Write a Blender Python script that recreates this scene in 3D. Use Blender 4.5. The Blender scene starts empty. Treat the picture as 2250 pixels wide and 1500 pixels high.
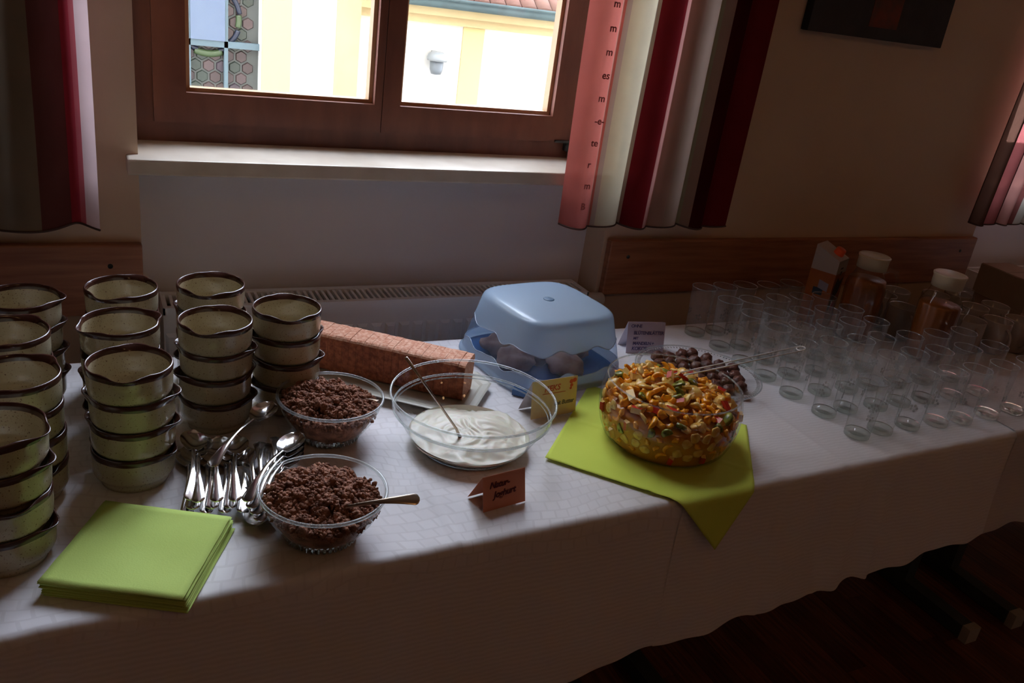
import bpy, bmesh, math, random
from mathutils import Vector, Matrix, noise
random.seed(7)
PI = math.pi
sc = bpy.context.scene
COL = sc.collection
R = math.radians
TZ = 0.75            # table surface height
KW = 1.93 / 1.80     # the wall stands at y = 1.93; wall pieces are drawn at y = 1.80 and enlarged by this about eye height

# ------------------------------------------------------------------ camera
yaw, pitch, roll = 0.49609914, 0.3974857, 0.14113022
fw = Vector((math.sin(yaw) * math.cos(pitch), math.cos(yaw) * math.cos(pitch), -math.sin(pitch)))
rt = Vector((math.cos(yaw), -math.sin(yaw), 0)); up = rt.cross(fw)
r2 = math.cos(roll) * rt + math.sin(roll) * up
u2 = -math.sin(roll) * rt + math.cos(roll) * up
cam = bpy.data.cameras.new('camera'); cam.sensor_width = 36; cam.lens = 36 * 1873.7 / 2250
cam.clip_start = 0.02; cam.clip_end = 200
co = bpy.data.objects.new('camera', cam); COL.objects.link(co)
m = Matrix((r2, u2, -fw)).transposed().to_4x4(); m.translation = Vector((0, 0, 1.55))
co.matrix_world = m
sc.camera = co
# ------------------------------------------------------------------ world, exposure
sc.view_settings.view_transform = 'Standard'; sc.view_settings.look = 'None'
sc.view_settings.gamma = 1; sc.view_settings.use_curve_mapping = False
sc.view_settings.exposure = 0.0
w = bpy.data.worlds.new('world'); sc.world = w; w.use_nodes = True
w.node_tree.nodes['Background'].inputs[0].default_value = (0.80, 0.88, 1.08, 1)
w.node_tree.nodes['Background'].inputs[1].default_value = 16.5
sc.cycles.transparent_max_bounces = 64
sc.cycles.max_bounces = 10
sc.cycles.diffuse_bounces = 5
sc.cycles.transmission_bounces = 8
sc.cycles.caustics_reflective = False
sc.cycles.caustics_refractive = False
sc.cycles.sample_clamp_indirect = 4
for x0, x1 in ((0.097, 1.2), (2.65, 3.75)):      # portals: they only guide daylight through the openings
    l = bpy.data.lights.new('window_portal', 'AREA'); l.shape = 'RECTANGLE'
    l.size = (x1 - x0) * KW; l.size_y = 1.76 * KW; l.cycles.is_portal = True
    o = bpy.data.objects.new('window_portal', l); COL.objects.link(o)
    o.location = ((x0 + x1) / 2 * KW, 2.12 * KW, 1.55 + 0.47 * KW); o.rotation_euler = (R(-90), 0, 0)

# ------------------------------------------------------------------ materials
MATS = {}
def new_mat(name):
    m = bpy.data.materials.new(name); m.use_nodes = True
    nt = m.node_tree; MATS[name] = m
    return m, nt, nt.nodes['Principled BSDF'], nt.nodes['Material Output']
def N(nt, typ, **kw):
    n = nt.nodes.new(typ)
    for k, v in kw.items():
        if k in n.inputs: n.inputs[k].default_value = v
        else: setattr(n, k, v)
    return n
def rgba(c): return (c[0], c[1], c[2], 1)
def mat(name, col, rough=0.6, col2=None, scale=8.0, bump=0.0, bscale=60.0, stretch=(1, 1, 1), metal=0.0, spec=0.5, detail=4.0, contrast=(0.35, 0.65), sss=0.0, coat=0.0, trans=0.0, emit=None):
    m, nt, b, out = new_mat(name)
    b.inputs['Roughness'].default_value = rough
    b.inputs['Metallic'].default_value = metal
    b.inputs['Specular IOR Level'].default_value = spec
    b.inputs['Coat Weight'].default_value = coat
    b.inputs['Transmission Weight'].default_value = trans
    b.inputs['Base Color'].default_value = rgba(col)
    if sss: b.inputs['Subsurface Weight'].default_value = sss; b.inputs['Subsurface Scale'].default_value = 0.01
    if emit: b.inputs['Emission Color'].default_value = rgba(emit[0]); b.inputs['Emission Strength'].default_value = emit[1]
    tc = N(nt, 'ShaderNodeTexCoord'); mp = N(nt, 'ShaderNodeMapping'); mp.inputs['Scale'].default_value = stretch
    nt.links.new(tc.outputs['Object'], mp.inputs[0])
    if col2:
        n = N(nt, 'ShaderNodeTexNoise', Scale=scale, Detail=detail)
        nt.links.new(mp.outputs[0], n.inputs['Vector'])
        r = N(nt, 'ShaderNodeValToRGB')
        r.color_ramp.elements[0].position = contrast[0]; r.color_ramp.elements[0].color = rgba(col)
        r.color_ramp.elements[1].position = contrast[1]; r.color_ramp.elements[1].color = rgba(col2)
        nt.links.new(n.outputs['Fac'], r.inputs[0]); nt.links.new(r.outputs[0], b.inputs['Base Color'])
    if bump:
        n = N(nt, 'ShaderNodeTexNoise', Scale=bscale, Detail=3.0)
        nt.links.new(mp.outputs[0], n.inputs['Vector'])
        bp = N(nt, 'ShaderNodeBump', Strength=bump, Distance=0.002)
        nt.links.new(n.outputs['Fac'], bp.inputs['Height']); nt.links.new(bp.outputs[0], b.inputs['Normal'])
    return m
def thin_glass(name, tint=(0.95, 0.97, 0.96), edge=(0.55, 0.62, 0.58), gloss=0.9, haze=0.0, hscale=120.0, hcol=(0.8, 0.8, 0.8), rough=0.02):
    """sheet glass: clear, darker where seen edge-on, mirror-like at grazing angles, optional etched haze"""
    m, nt, b, out = new_mat(name); nt.nodes.remove(b)
    lw = N(nt, 'ShaderNodeLayerWeight', Blend=0.35)
    mixc = N(nt, 'ShaderNodeMix', data_type='RGBA')
    mixc.inputs[6].default_value = rgba(tint); mixc.inputs[7].default_value = rgba(edge)
    pw = N(nt, 'ShaderNodeMath', operation='POWER'); pw.inputs[1].default_value = 2.5
    nt.links.new(lw.outputs['Facing'], pw.inputs[0]); nt.links.new(pw.outputs[0], mixc.inputs[0])
    tr = N(nt, 'ShaderNodeBsdfTransparent'); nt.links.new(mixc.outputs[2], tr.inputs[0])
    gl = N(nt, 'ShaderNodeBsdfGlossy', Roughness=rough)
    lf = N(nt, 'ShaderNodeLayerWeight', Blend=0.5); p5 = N(nt, 'ShaderNodeMath', operation='POWER'); p5.inputs[1].default_value = 5
    nt.links.new(lf.outputs['Facing'], p5.inputs[0])
    mu = N(nt, 'ShaderNodeMath', operation='MULTIPLY_ADD'); mu.inputs[1].default_value = 0.80 * gloss; mu.inputs[2].default_value = 0.04 * gloss
    nt.links.new(p5.outputs[0], mu.inputs[0])
    mx = N(nt, 'ShaderNodeMixShader'); nt.links.new(mu.outputs[0], mx.inputs[0])
    nt.links.new(tr.outputs[0], mx.inputs[1]); nt.links.new(gl.outputs[0], mx.inputs[2])
    last = mx
    if haze:
        tc = N(nt, 'ShaderNodeTexCoord'); n = N(nt, 'ShaderNodeTexNoise', Scale=hscale, Detail=6.0, Roughness=0.7)
        nt.links.new(tc.outputs['Object'], n.inputs['Vector'])
        rr = N(nt, 'ShaderNodeMapRange'); rr.inputs[1].default_value = 0.42; rr.inputs[2].default_value = 0.72
        rr.inputs[3].default_value = haze * 0.25; rr.inputs[4].default_value = haze
        nt.links.new(n.outputs['Fac'], rr.inputs[0])
        df = N(nt, 'ShaderNodeBsdfTranslucent', Color=rgba(hcol)); d2 = N(nt, 'ShaderNodeBsdfDiffuse', Color=rgba(hcol))
        ms = N(nt, 'ShaderNodeMixShader'); ms.inputs[0].default_value = 0.5
        nt.links.new(df.outputs[0], ms.inputs[1]); nt.links.new(d2.outputs[0], ms.inputs[2])
        m3 = N(nt, 'ShaderNodeMixShader'); nt.links.new(rr.outputs[0], m3.inputs[0])
        nt.links.new(last.outputs[0], m3.inputs[1]); nt.links.new(ms.outputs[0], m3.inputs[2]); last = m3
    nt.links.new(last.outputs[0], out.inputs[0])
    return m
def sheer(name, stops, axis=0, transp=0.12, transl=0.45, bump_wave=False):
    """woven curtain cloth with vertical stripes along the object's x axis"""
    m, nt, b, out = new_mat(name); nt.nodes.remove(b)
    tc = N(nt, 'ShaderNodeTexCoord'); sx = N(nt, 'ShaderNodeSeparateXYZ')
    nt.links.new(tc.outputs['UV'], sx.inputs[0])
    r = N(nt, 'ShaderNodeValToRGB'); r.color_ramp.interpolation = 'CONSTANT'
    els = r.color_ramp.elements
    els[0].position = 0; els[0].color = rgba(stops[0][1])
    els[1].position = stops[1][0]; els[1].color = rgba(stops[1][1])
    for p, c in stops[2:]:
        e = els.new(p); e.color = rgba(c)
    nt.links.new(sx.outputs[0], r.inputs[0])
    nz = N(nt, 'ShaderNodeTexNoise', Scale=14.0, Detail=3.0); nt.links.new(tc.outputs['Object'], nz.inputs['Vector'])
    mr = N(nt, 'ShaderNodeMapRange'); mr.inputs[3].default_value = 0.86; mr.inputs[4].default_value = 1.1
    nt.links.new(nz.outputs['Fac'], mr.inputs[0])
    vm = N(nt, 'ShaderNodeVectorMath', operation='SCALE'); nt.links.new(r.outputs[0], vm.inputs[0]); nt.links.new(mr.outputs[0], vm.inputs[3])
    df = N(nt, 'ShaderNodeBsdfDiffuse'); tl = N(nt, 'ShaderNodeBsdfTranslucent'); tp = N(nt, 'ShaderNodeBsdfTransparent')
    nt.links.new(vm.outputs[0], df.inputs[0]); nt.links.new(vm.outputs[0], tl.inputs[0]); nt.links.new(vm.outputs[0], tp.inputs[0])
    a = N(nt, 'ShaderNodeMixShader'); a.inputs[0].default_value = transl
    nt.links.new(df.outputs[0], a.inputs[1]); nt.links.new(tl.outputs[0], a.inputs[2])
    c = N(nt, 'ShaderNodeMixShader'); c.inputs[0].default_value = transp
    nt.links.new(a.outputs[0], c.inputs[1]); nt.links.new(tp.outputs[0], c.inputs[2])
    nt.links.new(c.outputs[0], out.inputs[0])
    return m

M_WALL = mat('wall_paint_cream', (0.70, 0.53, 0.38), 0.9, (0.74, 0.57, 0.41), 3, 0.15, 90)
M_NICHE = mat('wall_paint_white', (0.90, 0.88, 0.90), 0.9, (0.93, 0.91, 0.93), 3, 0.12, 90)
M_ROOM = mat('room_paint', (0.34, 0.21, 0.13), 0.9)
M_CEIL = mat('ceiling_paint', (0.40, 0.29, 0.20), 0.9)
M_BOARD = mat('rail_wood', (0.32, 0.115, 0.058), 0.45, (0.46, 0.20, 0.10), 5, 0.1, 30, (1, 1, 14))
M_FRAME = mat('window_wood', (0.13, 0.040, 0.024), 0.45, (0.18, 0.060, 0.034), 4, 0.05, 40, (6, 6, 1.5))
M_LITWOOD = mat('lit_reveal_wood', (0.40, 0.24, 0.12), 0.5, (0.46, 0.29, 0.16), 5)  # window wood as lit at the pane reveals, the light painted in
M_SILL = mat('sill_stone', (0.60, 0.52, 0.42), 0.35, (0.72, 0.65, 0.54), 14, 0.0, contrast=(0.3, 0.7))
M_RAD = mat('radiator_enamel', (0.92, 0.93, 0.95), 0.35)
M_RADD = mat('radiator_inside', (0.10, 0.09, 0.09), 0.7)
M_FLOOR = mat('parquet', (0.090, 0.028, 0.018), 0.35, (0.24, 0.080, 0.038), 6, 0.1, 40, (16, 1, 1))
M_FLOOR2 = mat('parquet_dark', (0.060, 0.019, 0.013), 0.35, (0.15, 0.050, 0.026), 6, 0.1, 40, (16, 1, 1))
M_LEG = mat('leg_metal', (0.045, 0.055, 0.058), 0.5)
M_LEGCAP = mat('leg_cap_plastic', (0.45, 0.40, 0.34), 0.5)
M_TOP = mat('table_laminate', (0.45, 0.36, 0.26), 0.5)
M_STEEL = mat('cutlery_steel', (0.80, 0.79, 0.78), 0.14, metal=1.0)
M_GLASS = thin_glass('tumbler_glass', (0.985, 0.99, 0.985), (0.72, 0.76, 0.74), 1.0, haze=0.14, hscale=60)
M_BOWLG = thin_glass('bowl_glass', (0.98, 0.985, 0.98), (0.80, 0.84, 0.84), 1.0)
M_PANE = thin_glass('window_glass', (0.98, 0.985, 0.98), (0.9, 0.9, 0.9), 0.8)
m_, nt_, b_, o_ = new_mat('thick_glass')
b_.inputs['Base Color'].default_value = (0.86, 0.90, 0.87, 1); b_.inputs['Roughness'].default_value = 0.03
b_.inputs['Transmission Weight'].default_value = 0.92; b_.inputs['IOR'].default_value = 1.45
M_THICK = m_
M_RIM = thin_glass('rim_glass', (0.86, 0.89, 0.88), (0.80, 0.83, 0.82), 1.6, haze=0.40, hscale=3, hcol=(0.92, 0.95, 0.97), rough=0.10)
M_BASEG = thin_glass('base_glass', (0.90, 0.93, 0.90), (0.50, 0.54, 0.49), 1.6, haze=0.14, hscale=90, rough=0.05)
M_NAP = mat('green_tissue', (0.50, 0.66, 0.15), 0.9, (0.55, 0.72, 0.18), 5, 0.18, 420)
M_NAP2 = mat('lime_tissue', (0.64, 0.78, 0.10), 0.9, (0.69, 0.82, 0.12), 5, 0.18, 420)
M_GRAN = mat('cocoa_granola', (0.16, 0.058, 0.031), 0.85, (0.46, 0.215, 0.13), 90, 0.9, 330)
M_YOG = mat('yoghurt', (0.74, 0.69, 0.55), 0.45, (0.80, 0.75, 0.62), 20, 0.0, sss=0.15)
M_CHOC = mat('chocolate', (0.070, 0.020, 0.012), 0.42, (0.15, 0.055, 0.035), 60, 0.9, 190)
M_LOAF_A = mat('cake_crumb', (0.52, 0.20, 0.11), 0.85, (0.72, 0.42, 0.29), 170, 0.8, 160)
M_LOAF_B = mat('cake_crust', (0.20, 0.045, 0.018), 0.8, (0.40, 0.115, 0.05), 120, 0.8, 160)
M_ROLL = mat('roll_crust', (0.34, 0.15, 0.095), 0.85, (0.62, 0.38, 0.28), 22, 0.6, 70)
M_PLATE = mat('stoneware_plate', (0.50, 0.48, 0.40), 0.38, (0.56, 0.54, 0.46), 8, coat=0.1)
M_CARD_O = mat('orange_card', (0.55, 0.19, 0.10), 0.85, (0.58, 0.21, 0.115), 20)
M_CARD_Y = mat('yellow_card', (0.78, 0.64, 0.36), 0.85, (0.80, 0.67, 0.40), 20)
M_CARD_L = mat('lilac_card', (0.62, 0.54, 0.66), 0.85, (0.65, 0.57, 0.70), 20)
M_PAPER = mat('white_paper', (0.74, 0.70, 0.78), 0.85)
M_INK_R = mat('red_ink', (0.12, 0.004, 0.012), 0.7)
M_INK_O = mat('orange_ink', (0.62, 0.12, 0.07), 0.7)
M_INK_B = mat('blue_ink', (0.10, 0.09, 0.26), 0.7)
M_INK_G = mat('grey_ink', (0.16, 0.15, 0.14), 0.7)
M_MUG = mat('mug_glaze', (0.38, 0.33, 0.30), 0.2, coat=0.4)
M_BOXC = mat('cardboard', (0.30, 0.21, 0.14), 0.85, (0.34, 0.24, 0.165), 10, 0.1, 60)
M_JUICE = mat('orange_juice', (0.20, 0.055, 0.008), 0.35, (0.25, 0.075, 0.012), 6)
M_LID = mat('ivory_lid', (0.50, 0.41, 0.27), 0.35)
M_CT_W = mat('carton_white', (0.44, 0.38, 0.34), 0.45)
M_CT_O = mat('carton_orange', (0.34, 0.085, 0.010), 0.45, (0.40, 0.12, 0.015), 8)
M_CT_K = mat('carton_black', (0.015, 0.017, 0.02), 0.45)
M_CT_B = mat('carton_blue', (0.02, 0.045, 0.08), 0.45)
M_CT_R = mat('carton_red', (0.42, 0.03, 0.03), 0.45)
M_CAP = mat('orange_cap', (0.85, 0.10, 0.02), 0.4)
M_RED = mat('red_print', (0.60, 0.01, 0.015), 0.4)
M_BLUE_BASE = mat('tray_blue', (0.015, 0.075, 0.20), 0.35)
M_CANVAS = mat('dark_canvas', (0.035, 0.030, 0.032), 0.7, (0.05, 0.042, 0.044), 20, 0.2, 200)
M_CANVAS_E = mat('canvas_edge', (0.006, 0.006, 0.006), 0.8)
M_PATCH = mat('rust_patch', (0.22, 0.045, 0.025), 0.7, (0.10, 0.05, 0.04), 22, 0.3, 90, detail=6)
M_STUCCO = mat('facade_white', (0.66, 0.64, 0.58), 0.95, (0.70, 0.68, 0.63), 1.2)
M_OCHRE = mat('facade_ochre', (0.40, 0.30, 0.145), 0.95, (0.46, 0.35, 0.18), 1.5)
M_OCHRE2 = mat('facade_pale_ochre', (0.52, 0.40, 0.18), 0.95)
M_ROOF = mat('roof_clay', (0.15, 0.075, 0.055), 0.85, (0.22, 0.12, 0.09), 6)
M_GUT = mat('gutter_patina', (0.05, 0.075, 0.075), 0.6, (0.07, 0.11, 0.11), 5)
M_MULL = mat('mullion_grey', (0.085, 0.125, 0.14), 0.6)
M_CAME = mat('lead_came', (0.070, 0.075, 0.066), 0.6)
M_PANELB = mat('vent_glass', (0.095, 0.125, 0.185), 0.4, (0.115, 0.15, 0.20), 1.5)
HEXM = [mat('hex_glass_green', (0.030, 0.040, 0.030), 0.3), mat('hex_glass_brown', (0.050, 0.033, 0.030), 0.3), mat('hex_glass_mauve', (0.042, 0.030, 0.038), 0.3), mat('hex_glass_rose', (0.065, 0.042, 0.040), 0.3)]
M_ARC = mat('arc_blue', (0.014, 0.018, 0.034), 0.3)
M_LEAFG = mat('leaf_green_glass', (0.05, 0.075, 0.03), 0.3)
M_COURT = mat('courtyard', (0.14, 0.13, 0.12), 0.95)
M_LAMPW = mat('lamp_white', (0.22, 0.23, 0.23), 0.4)
M_LAMPG = mat('lamp_cage', (0.13, 0.145, 0.155), 0.4)
M_VALVE = mat('valve_plastic', (0.70, 0.69, 0.67), 0.4)
M_WARM = mat('warm_lamp', (0.9, 0.7, 0.45), 0.5, emit=((1.0, 0.55, 0.25), 9.0))
M_BRASS = mat('lamp_brass', (0.35, 0.22, 0.10), 0.3, metal=1.0)
M_PLASTIC = thin_glass('clear_plastic', (0.90, 0.89, 0.88), (0.75, 0.74, 0.74), 1.0, haze=0.12, hscale=30)
M_RIDGE = mat('plastic_ridge', (0.80, 0.79, 0.78), 0.15)
FRUIT = dict(
    mandarin=mat('mandarin', (0.88, 0.30, 0.012), 0.22, (1.0, 0.46, 0.02), 90, 0.4, 160, coat=0.4),
    banana=mat('banana', (0.78, 0.42, 0.06), 0.28, (0.92, 0.66, 0.22), 70, 0.3, 160, coat=0.4),
    kiwi=mat('kiwi', (0.07, 0.085, 0.012), 0.25, (0.34, 0.36, 0.06), 110, 0.3, 160, coat=0.4),
    apple=mat('apple', (0.88, 0.52, 0.12), 0.3, (0.92, 0.64, 0.22), 60, coat=0.3),
    peel=mat('apple_peel', (0.55, 0.035, 0.02), 0.25))
M_SYRUP = mat('fruit_juice', (0.62, 0.24, 0.012), 0.2, (0.48, 0.15, 0.01), 18, coat=0.3)

# stoneware: speckled body, brown glazed rim by height
m_, nt_, b_, o_ = new_mat('stoneware_bowl')
tc = N(nt_, 'ShaderNodeTexCoord'); sx = N(nt_, 'ShaderNodeSeparateXYZ'); nt_.links.new(tc.outputs['Object'], sx.inputs[0])
nz = N(nt_, 'ShaderNodeTexNoise', Scale=22.0, Detail=2.0); nt_.links.new(tc.outputs['Object'], nz.inputs['Vector'])
ma = N(nt_, 'ShaderNodeMath', operation='MULTIPLY_ADD'); ma.inputs[1].default_value = 0.004
nt_.links.new(nz.outputs['Fac'], ma.inputs[0]); nt_.links.new(sx.outputs[2], ma.inputs[2])
gt = N(nt_, 'ShaderNodeMath', operation='GREATER_THAN'); gt.inputs[1].default_value = 0.0535
nt_.links.new(ma.outputs[0], gt.inputs[0])
sp = N(nt_, 'ShaderNodeTexVoronoi', Scale=190.0); nt_.links.new(tc.outputs['Object'], sp.inputs['Vector'])
n2 = N(nt_, 'ShaderNodeTexNoise', Scale=420.0, Detail=1.0); nt_.links.new(tc.outputs['Object'], n2.inputs['Vector'])
rs = N(nt_, 'ShaderNodeValToRGB'); rs.color_ramp.elements[0].position = 0.64; rs.color_ramp.elements[0].color = (0.47, 0.41, 0.28, 1)
rs.color_ramp.elements[1].position = 0.74; rs.color_ramp.elements[1].color = (0.13, 0.075, 0.04, 1)
nt_.links.new(n2.outputs['Fac'], rs.inputs[0])
mc = N(nt_, 'ShaderNodeMix', data_type='RGBA'); mc.inputs[7].default_value = (0.055, 0.018, 0.012, 1)
nt_.links.new(gt.outputs[0], mc.inputs[0]); nt_.links.new(rs.outputs[0], mc.inputs[6]); nt_.links.new(mc.outputs[2], b_.inputs['Base Color'])
b_.inputs['Roughness'].default_value = 0.22; b_.inputs['Coat Weight'].default_value = 0.35; b_.inputs['Coat Roughness'].default_value = 0.08
M_BOWL = m_

# damask cloths
def damask(name, kind):
    m, nt, b, out = new_mat(name)
    b.inputs['Roughness'].default_value = 0.72; b.inputs['Specular IOR Level'].default_value = 0.25
    tc = N(nt, 'ShaderNodeTexCoord'); mp = N(nt, 'ShaderNodeMapping'); nt.links.new(tc.outputs['UV'], mp.inputs[0])
    A, B = (0.71, 0.69, 0.70), (0.85, 0.835, 0.85)
    if kind == 'squares':
        wv = N(nt, 'ShaderNodeTexNoise', Scale=7.0, Detail=0.0); nt.links.new(tc.outputs['UV'], wv.inputs['Vector'])
        vm = N(nt, 'ShaderNodeVectorMath', operation='MULTIPLY_ADD'); vm.inputs[1].default_value = (0.07, 0.07, 0)
        nt.links.new(wv.outputs['Color'], vm.inputs[0]); nt.links.new(mp.outputs[0], vm.inputs[2])
        br = N(nt, 'ShaderNodeTexBrick', Scale=1.0); br.offset = 0.5
        br.inputs['Brick Width'].default_value = 0.0265; br.inputs['Row Height'].default_value = 0.0235
        br.inputs['Mortar Size'].default_value = 0.0022; br.inputs['Mortar Smooth'].default_value = 0.3
        br.inputs['Color1'].default_value = rgba(B); br.inputs['Color2'].default_value = rgba((0.805, 0.785, 0.80)); br.inputs['Mortar'].default_value = rgba((0.765, 0.745, 0.755))
        nt.links.new(vm.outputs[0], br.inputs['Vector']); colr = br.outputs['Color']; h = br.outputs['Fac']
        w2 = N(nt, 'ShaderNodeTexWave', Scale=34.0, Distortion=3.0, Detail=1.0); w2.bands_direction = 'Y'; nt.links.new(mp.outputs[0], w2.inputs['Vector'])
        r2_ = N(nt, 'ShaderNodeValToRGB'); r2_.color_ramp.elements[0].color = rgba((0.77, 0.75, 0.76)); r2_.color_ramp.elements[1].color = rgba((0.84, 0.82, 0.835)); nt.links.new(w2.outputs['Fac'], r2_.inputs[0])
        sv = N(nt, 'ShaderNodeSeparateXYZ'); nt.links.new(tc.outputs['UV'], sv.inputs[0]); g2 = N(nt, 'ShaderNodeMath', operation='GREATER_THAN'); g2.inputs[1].default_value = 0.815; nt.links.new(sv.outputs[1], g2.inputs[0])
        m2 = N(nt, 'ShaderNodeMix', data_type='RGBA'); nt.links.new(g2.outputs[0], m2.inputs[0]); nt.links.new(colr, m2.inputs[6]); nt.links.new(r2_.outputs[0], m2.inputs[7]); colr = m2.outputs[2]
    else:
        wv = N(nt, 'ShaderNodeTexWave', Scale=34.0, Distortion=3.5, Detail=1.0); wv.bands_direction = 'Y'
        wv.inputs['Detail Scale'].default_value = 1.2
        nt.links.new(mp.outputs[0], wv.inputs['Vector'])
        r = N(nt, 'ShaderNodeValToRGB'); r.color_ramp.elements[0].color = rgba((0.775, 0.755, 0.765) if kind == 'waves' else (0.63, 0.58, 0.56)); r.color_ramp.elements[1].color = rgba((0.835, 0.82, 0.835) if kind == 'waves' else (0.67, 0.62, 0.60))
        nt.links.new(wv.outputs['Fac'], r.inputs[0]); colr = r.outputs[0]; h = wv.outputs['Fac']
    nt.links.new(colr, b.inputs['Base Color'])
    bp = N(nt, 'ShaderNodeBump', Strength=0.10, Distance=0.0006); nt.links.new(h, bp.inputs['Height']); nt.links.new(bp.outputs[0], b.inputs['Normal'])
    return m
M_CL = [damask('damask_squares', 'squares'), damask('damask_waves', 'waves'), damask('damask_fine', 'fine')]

# translucent blue dome
def blue_plastic(name, transp, col):
    m, nt, b, out = new_mat(name); nt.nodes.remove(b)
    df = N(nt, 'ShaderNodeBsdfDiffuse', Color=rgba(col)); tl = N(nt, 'ShaderNodeBsdfTranslucent', Color=rgba(col))
    tp = N(nt, 'ShaderNodeBsdfTransparent', Color=(0.80, 0.88, 0.97, 1)); gl = N(nt, 'ShaderNodeBsdfGlossy', Roughness=0.22 if transp < .4 else 0.05)
    a = N(nt, 'ShaderNodeMixShader'); a.inputs[0].default_value = 0.5
    nt.links.new(df.outputs[0], a.inputs[1]); nt.links.new(tl.outputs[0], a.inputs[2])
    c = N(nt, 'ShaderNodeMixShader'); c.inputs[0].default_value = transp
    nt.links.new(a.outputs[0], c.inputs[1]); nt.links.new(tp.outputs[0], c.inputs[2])
    lf = N(nt, 'ShaderNodeLayerWeight', Blend=0.5); p5 = N(nt, 'ShaderNodeMath', operation='POWER'); p5.inputs[1].default_value = 5
    nt.links.new(lf.outputs['Facing'], p5.inputs[0]); fr = N(nt, 'ShaderNodeMath', operation='MULTIPLY_ADD'); fr.inputs[1].default_value = 0.6; fr.inputs[2].default_value = 0.04
    nt.links.new(p5.outputs[0], fr.inputs[0]); d = N(nt, 'ShaderNodeMixShader'); nt.links.new(fr.outputs[0], d.inputs[0])
    nt.links.new(c.outputs[0], d.inputs[1]); nt.links.new(gl.outputs[0], d.inputs[2]); nt.links.new(d.outputs[0], out.inputs[0])
    return m
M_DOME = blue_plastic('dome_frosted', 0.12, (0.60, 0.78, 0.97))
M_DOMEC = blue_plastic('dome_clear', 0.86, (0.45, 0.65, 0.95))

# ------------------------------------------------------------------ mesh helpers
class MB:
    def __init__(s): s.v = []; s.f = []; s.mi = []; s.uv = None
    def add(s, vs, fs, mi=0, M=None):
        o = len(s.v)
        s.v += [tuple(M @ Vector(p)) if M else tuple(p) for p in vs]
        s.f += [tuple(i + o for i in f) for f in fs]; s.mi += [mi] * len(fs); return s
    def box(s, x0, x1, y0, y1, z0, z1, mi=0, M=None):
        v = [(x, y, z) for z in (z0, z1) for y in (y0, y1) for x in (x0, x1)]
        return s.add(v, [(0, 2, 3, 1), (4, 5, 7, 6), (0, 1, 5, 4), (2, 6, 7, 3), (0, 4, 6, 2), (1, 3, 7, 5)], mi, M)
    def lathe(s, prof, n=32, mi=0, M=None, fn=None, close=False):
        vs = []; fs = []
        for r, z in prof:
            for k in range(n):
                t = 2 * PI * k / n; p = (r * math.cos(t), r * math.sin(t), z)
                vs.append(fn(p, t) if fn else p)
        L = len(prof)
        for i in range(L - 1 if not close else L):
            j = (i + 1) % L
            for k in range(n):
                a, b = i * n + k, i * n + (k + 1) % n
                fs.append((a, b, j * n + (k + 1) % n, j * n + k))
        return s.add(vs, fs, mi, M)
    def tube(s, pts, r, n=8, mi=0, cap=True, M=None):
        vs = []; fs = []; pts = [Vector(p) for p in pts]; up0 = Vector((0, 0, 1))
        for i, p in enumerate(pts):
            d = (pts[min(i + 1, len(pts) - 1)] - pts[max(i - 1, 0)]).normalized()
            a = up0 if abs(d.z) < 0.95 else Vector((1, 0, 0))
            u = d.cross(a).normalized(); v = u.cross(d)
            rr = r[i] if isinstance(r, (list, tuple)) else r
            for k in range(n):
                t = 2 * PI * k / n; vs.append(tuple(p + u * (rr * math.cos(t)) + v * (rr * math.sin(t))))
        for i in range(len(pts) - 1):
            for k in range(n):
                fs.append((i * n + k, i * n + (k + 1) % n, (i + 1) * n + (k + 1) % n, (i + 1) * n + k))
        if cap: fs += [tuple(range(n))[::-1], tuple((len(pts) - 1) * n + k for k in range(n))]
        return s.add(vs, fs, mi, M)
    def torus(s, R0, r, z=0, n=48, k=8, mi=0, M=None):
        return s.lathe([(R0 + r * math.cos(2 * PI * i / k), z + r * math.sin(2 * PI * i / k)) for i in range(k)], n, mi, M, close=True)
    def build(s, name, mats, parent=None, smooth=True, loc=None, rz=0.0, angle=None):
        me = bpy.data.meshes.new(name); me.from_pydata(s.v, [], s.f)
        for m in (mats if isinstance(mats, (list, tuple)) else [mats]): me.materials.append(m)
        me.polygons.foreach_set('material_index', s.mi)
        me.polygons.foreach_set('use_smooth', [smooth] * len(s.f))
        if s.uv is not None:
            u = me.uv_layers.new(name='UVMap')
            for lp in me.loops: u.data[lp.index].uv = s.uv[lp.vertex_index]
        me.update()
        if angle: me.set_sharp_from_angle(angle=R(angle))
        o = bpy.data.objects.new(name, me); COL.objects.link(o); o.parent = parent
        if loc is not None: o.location = loc
        o.rotation_euler = (0, 0, rz)
        return o
def tag(o, label=None, cat=None, group=None, kind=None):
    for k, v in (('label', label), ('category', cat), ('group', group), ('kind', kind)):
        if v: o[k] = v
    return o
def empty(name, loc=(0, 0, 0), rz=0.0):
    o = bpy.data.objects.new(name, None); COL.objects.link(o); o.location = loc; o.rotation_euler = (0, 0, rz)
    o.empty_display_size = 0.05
    return o
def copy_tree(o, parent=None):
    c = o.copy(); COL.objects.link(c); c.parent = parent
    for ch in [x for x in CH.get(o.name, [])]: copy_tree(ch, c)
    return c
CH = {}
def reg(o):
    CH[o.name] = [x for x in bpy.data.objects if x.parent == o]
    for x in CH[o.name]: reg(x)
    return o
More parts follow.
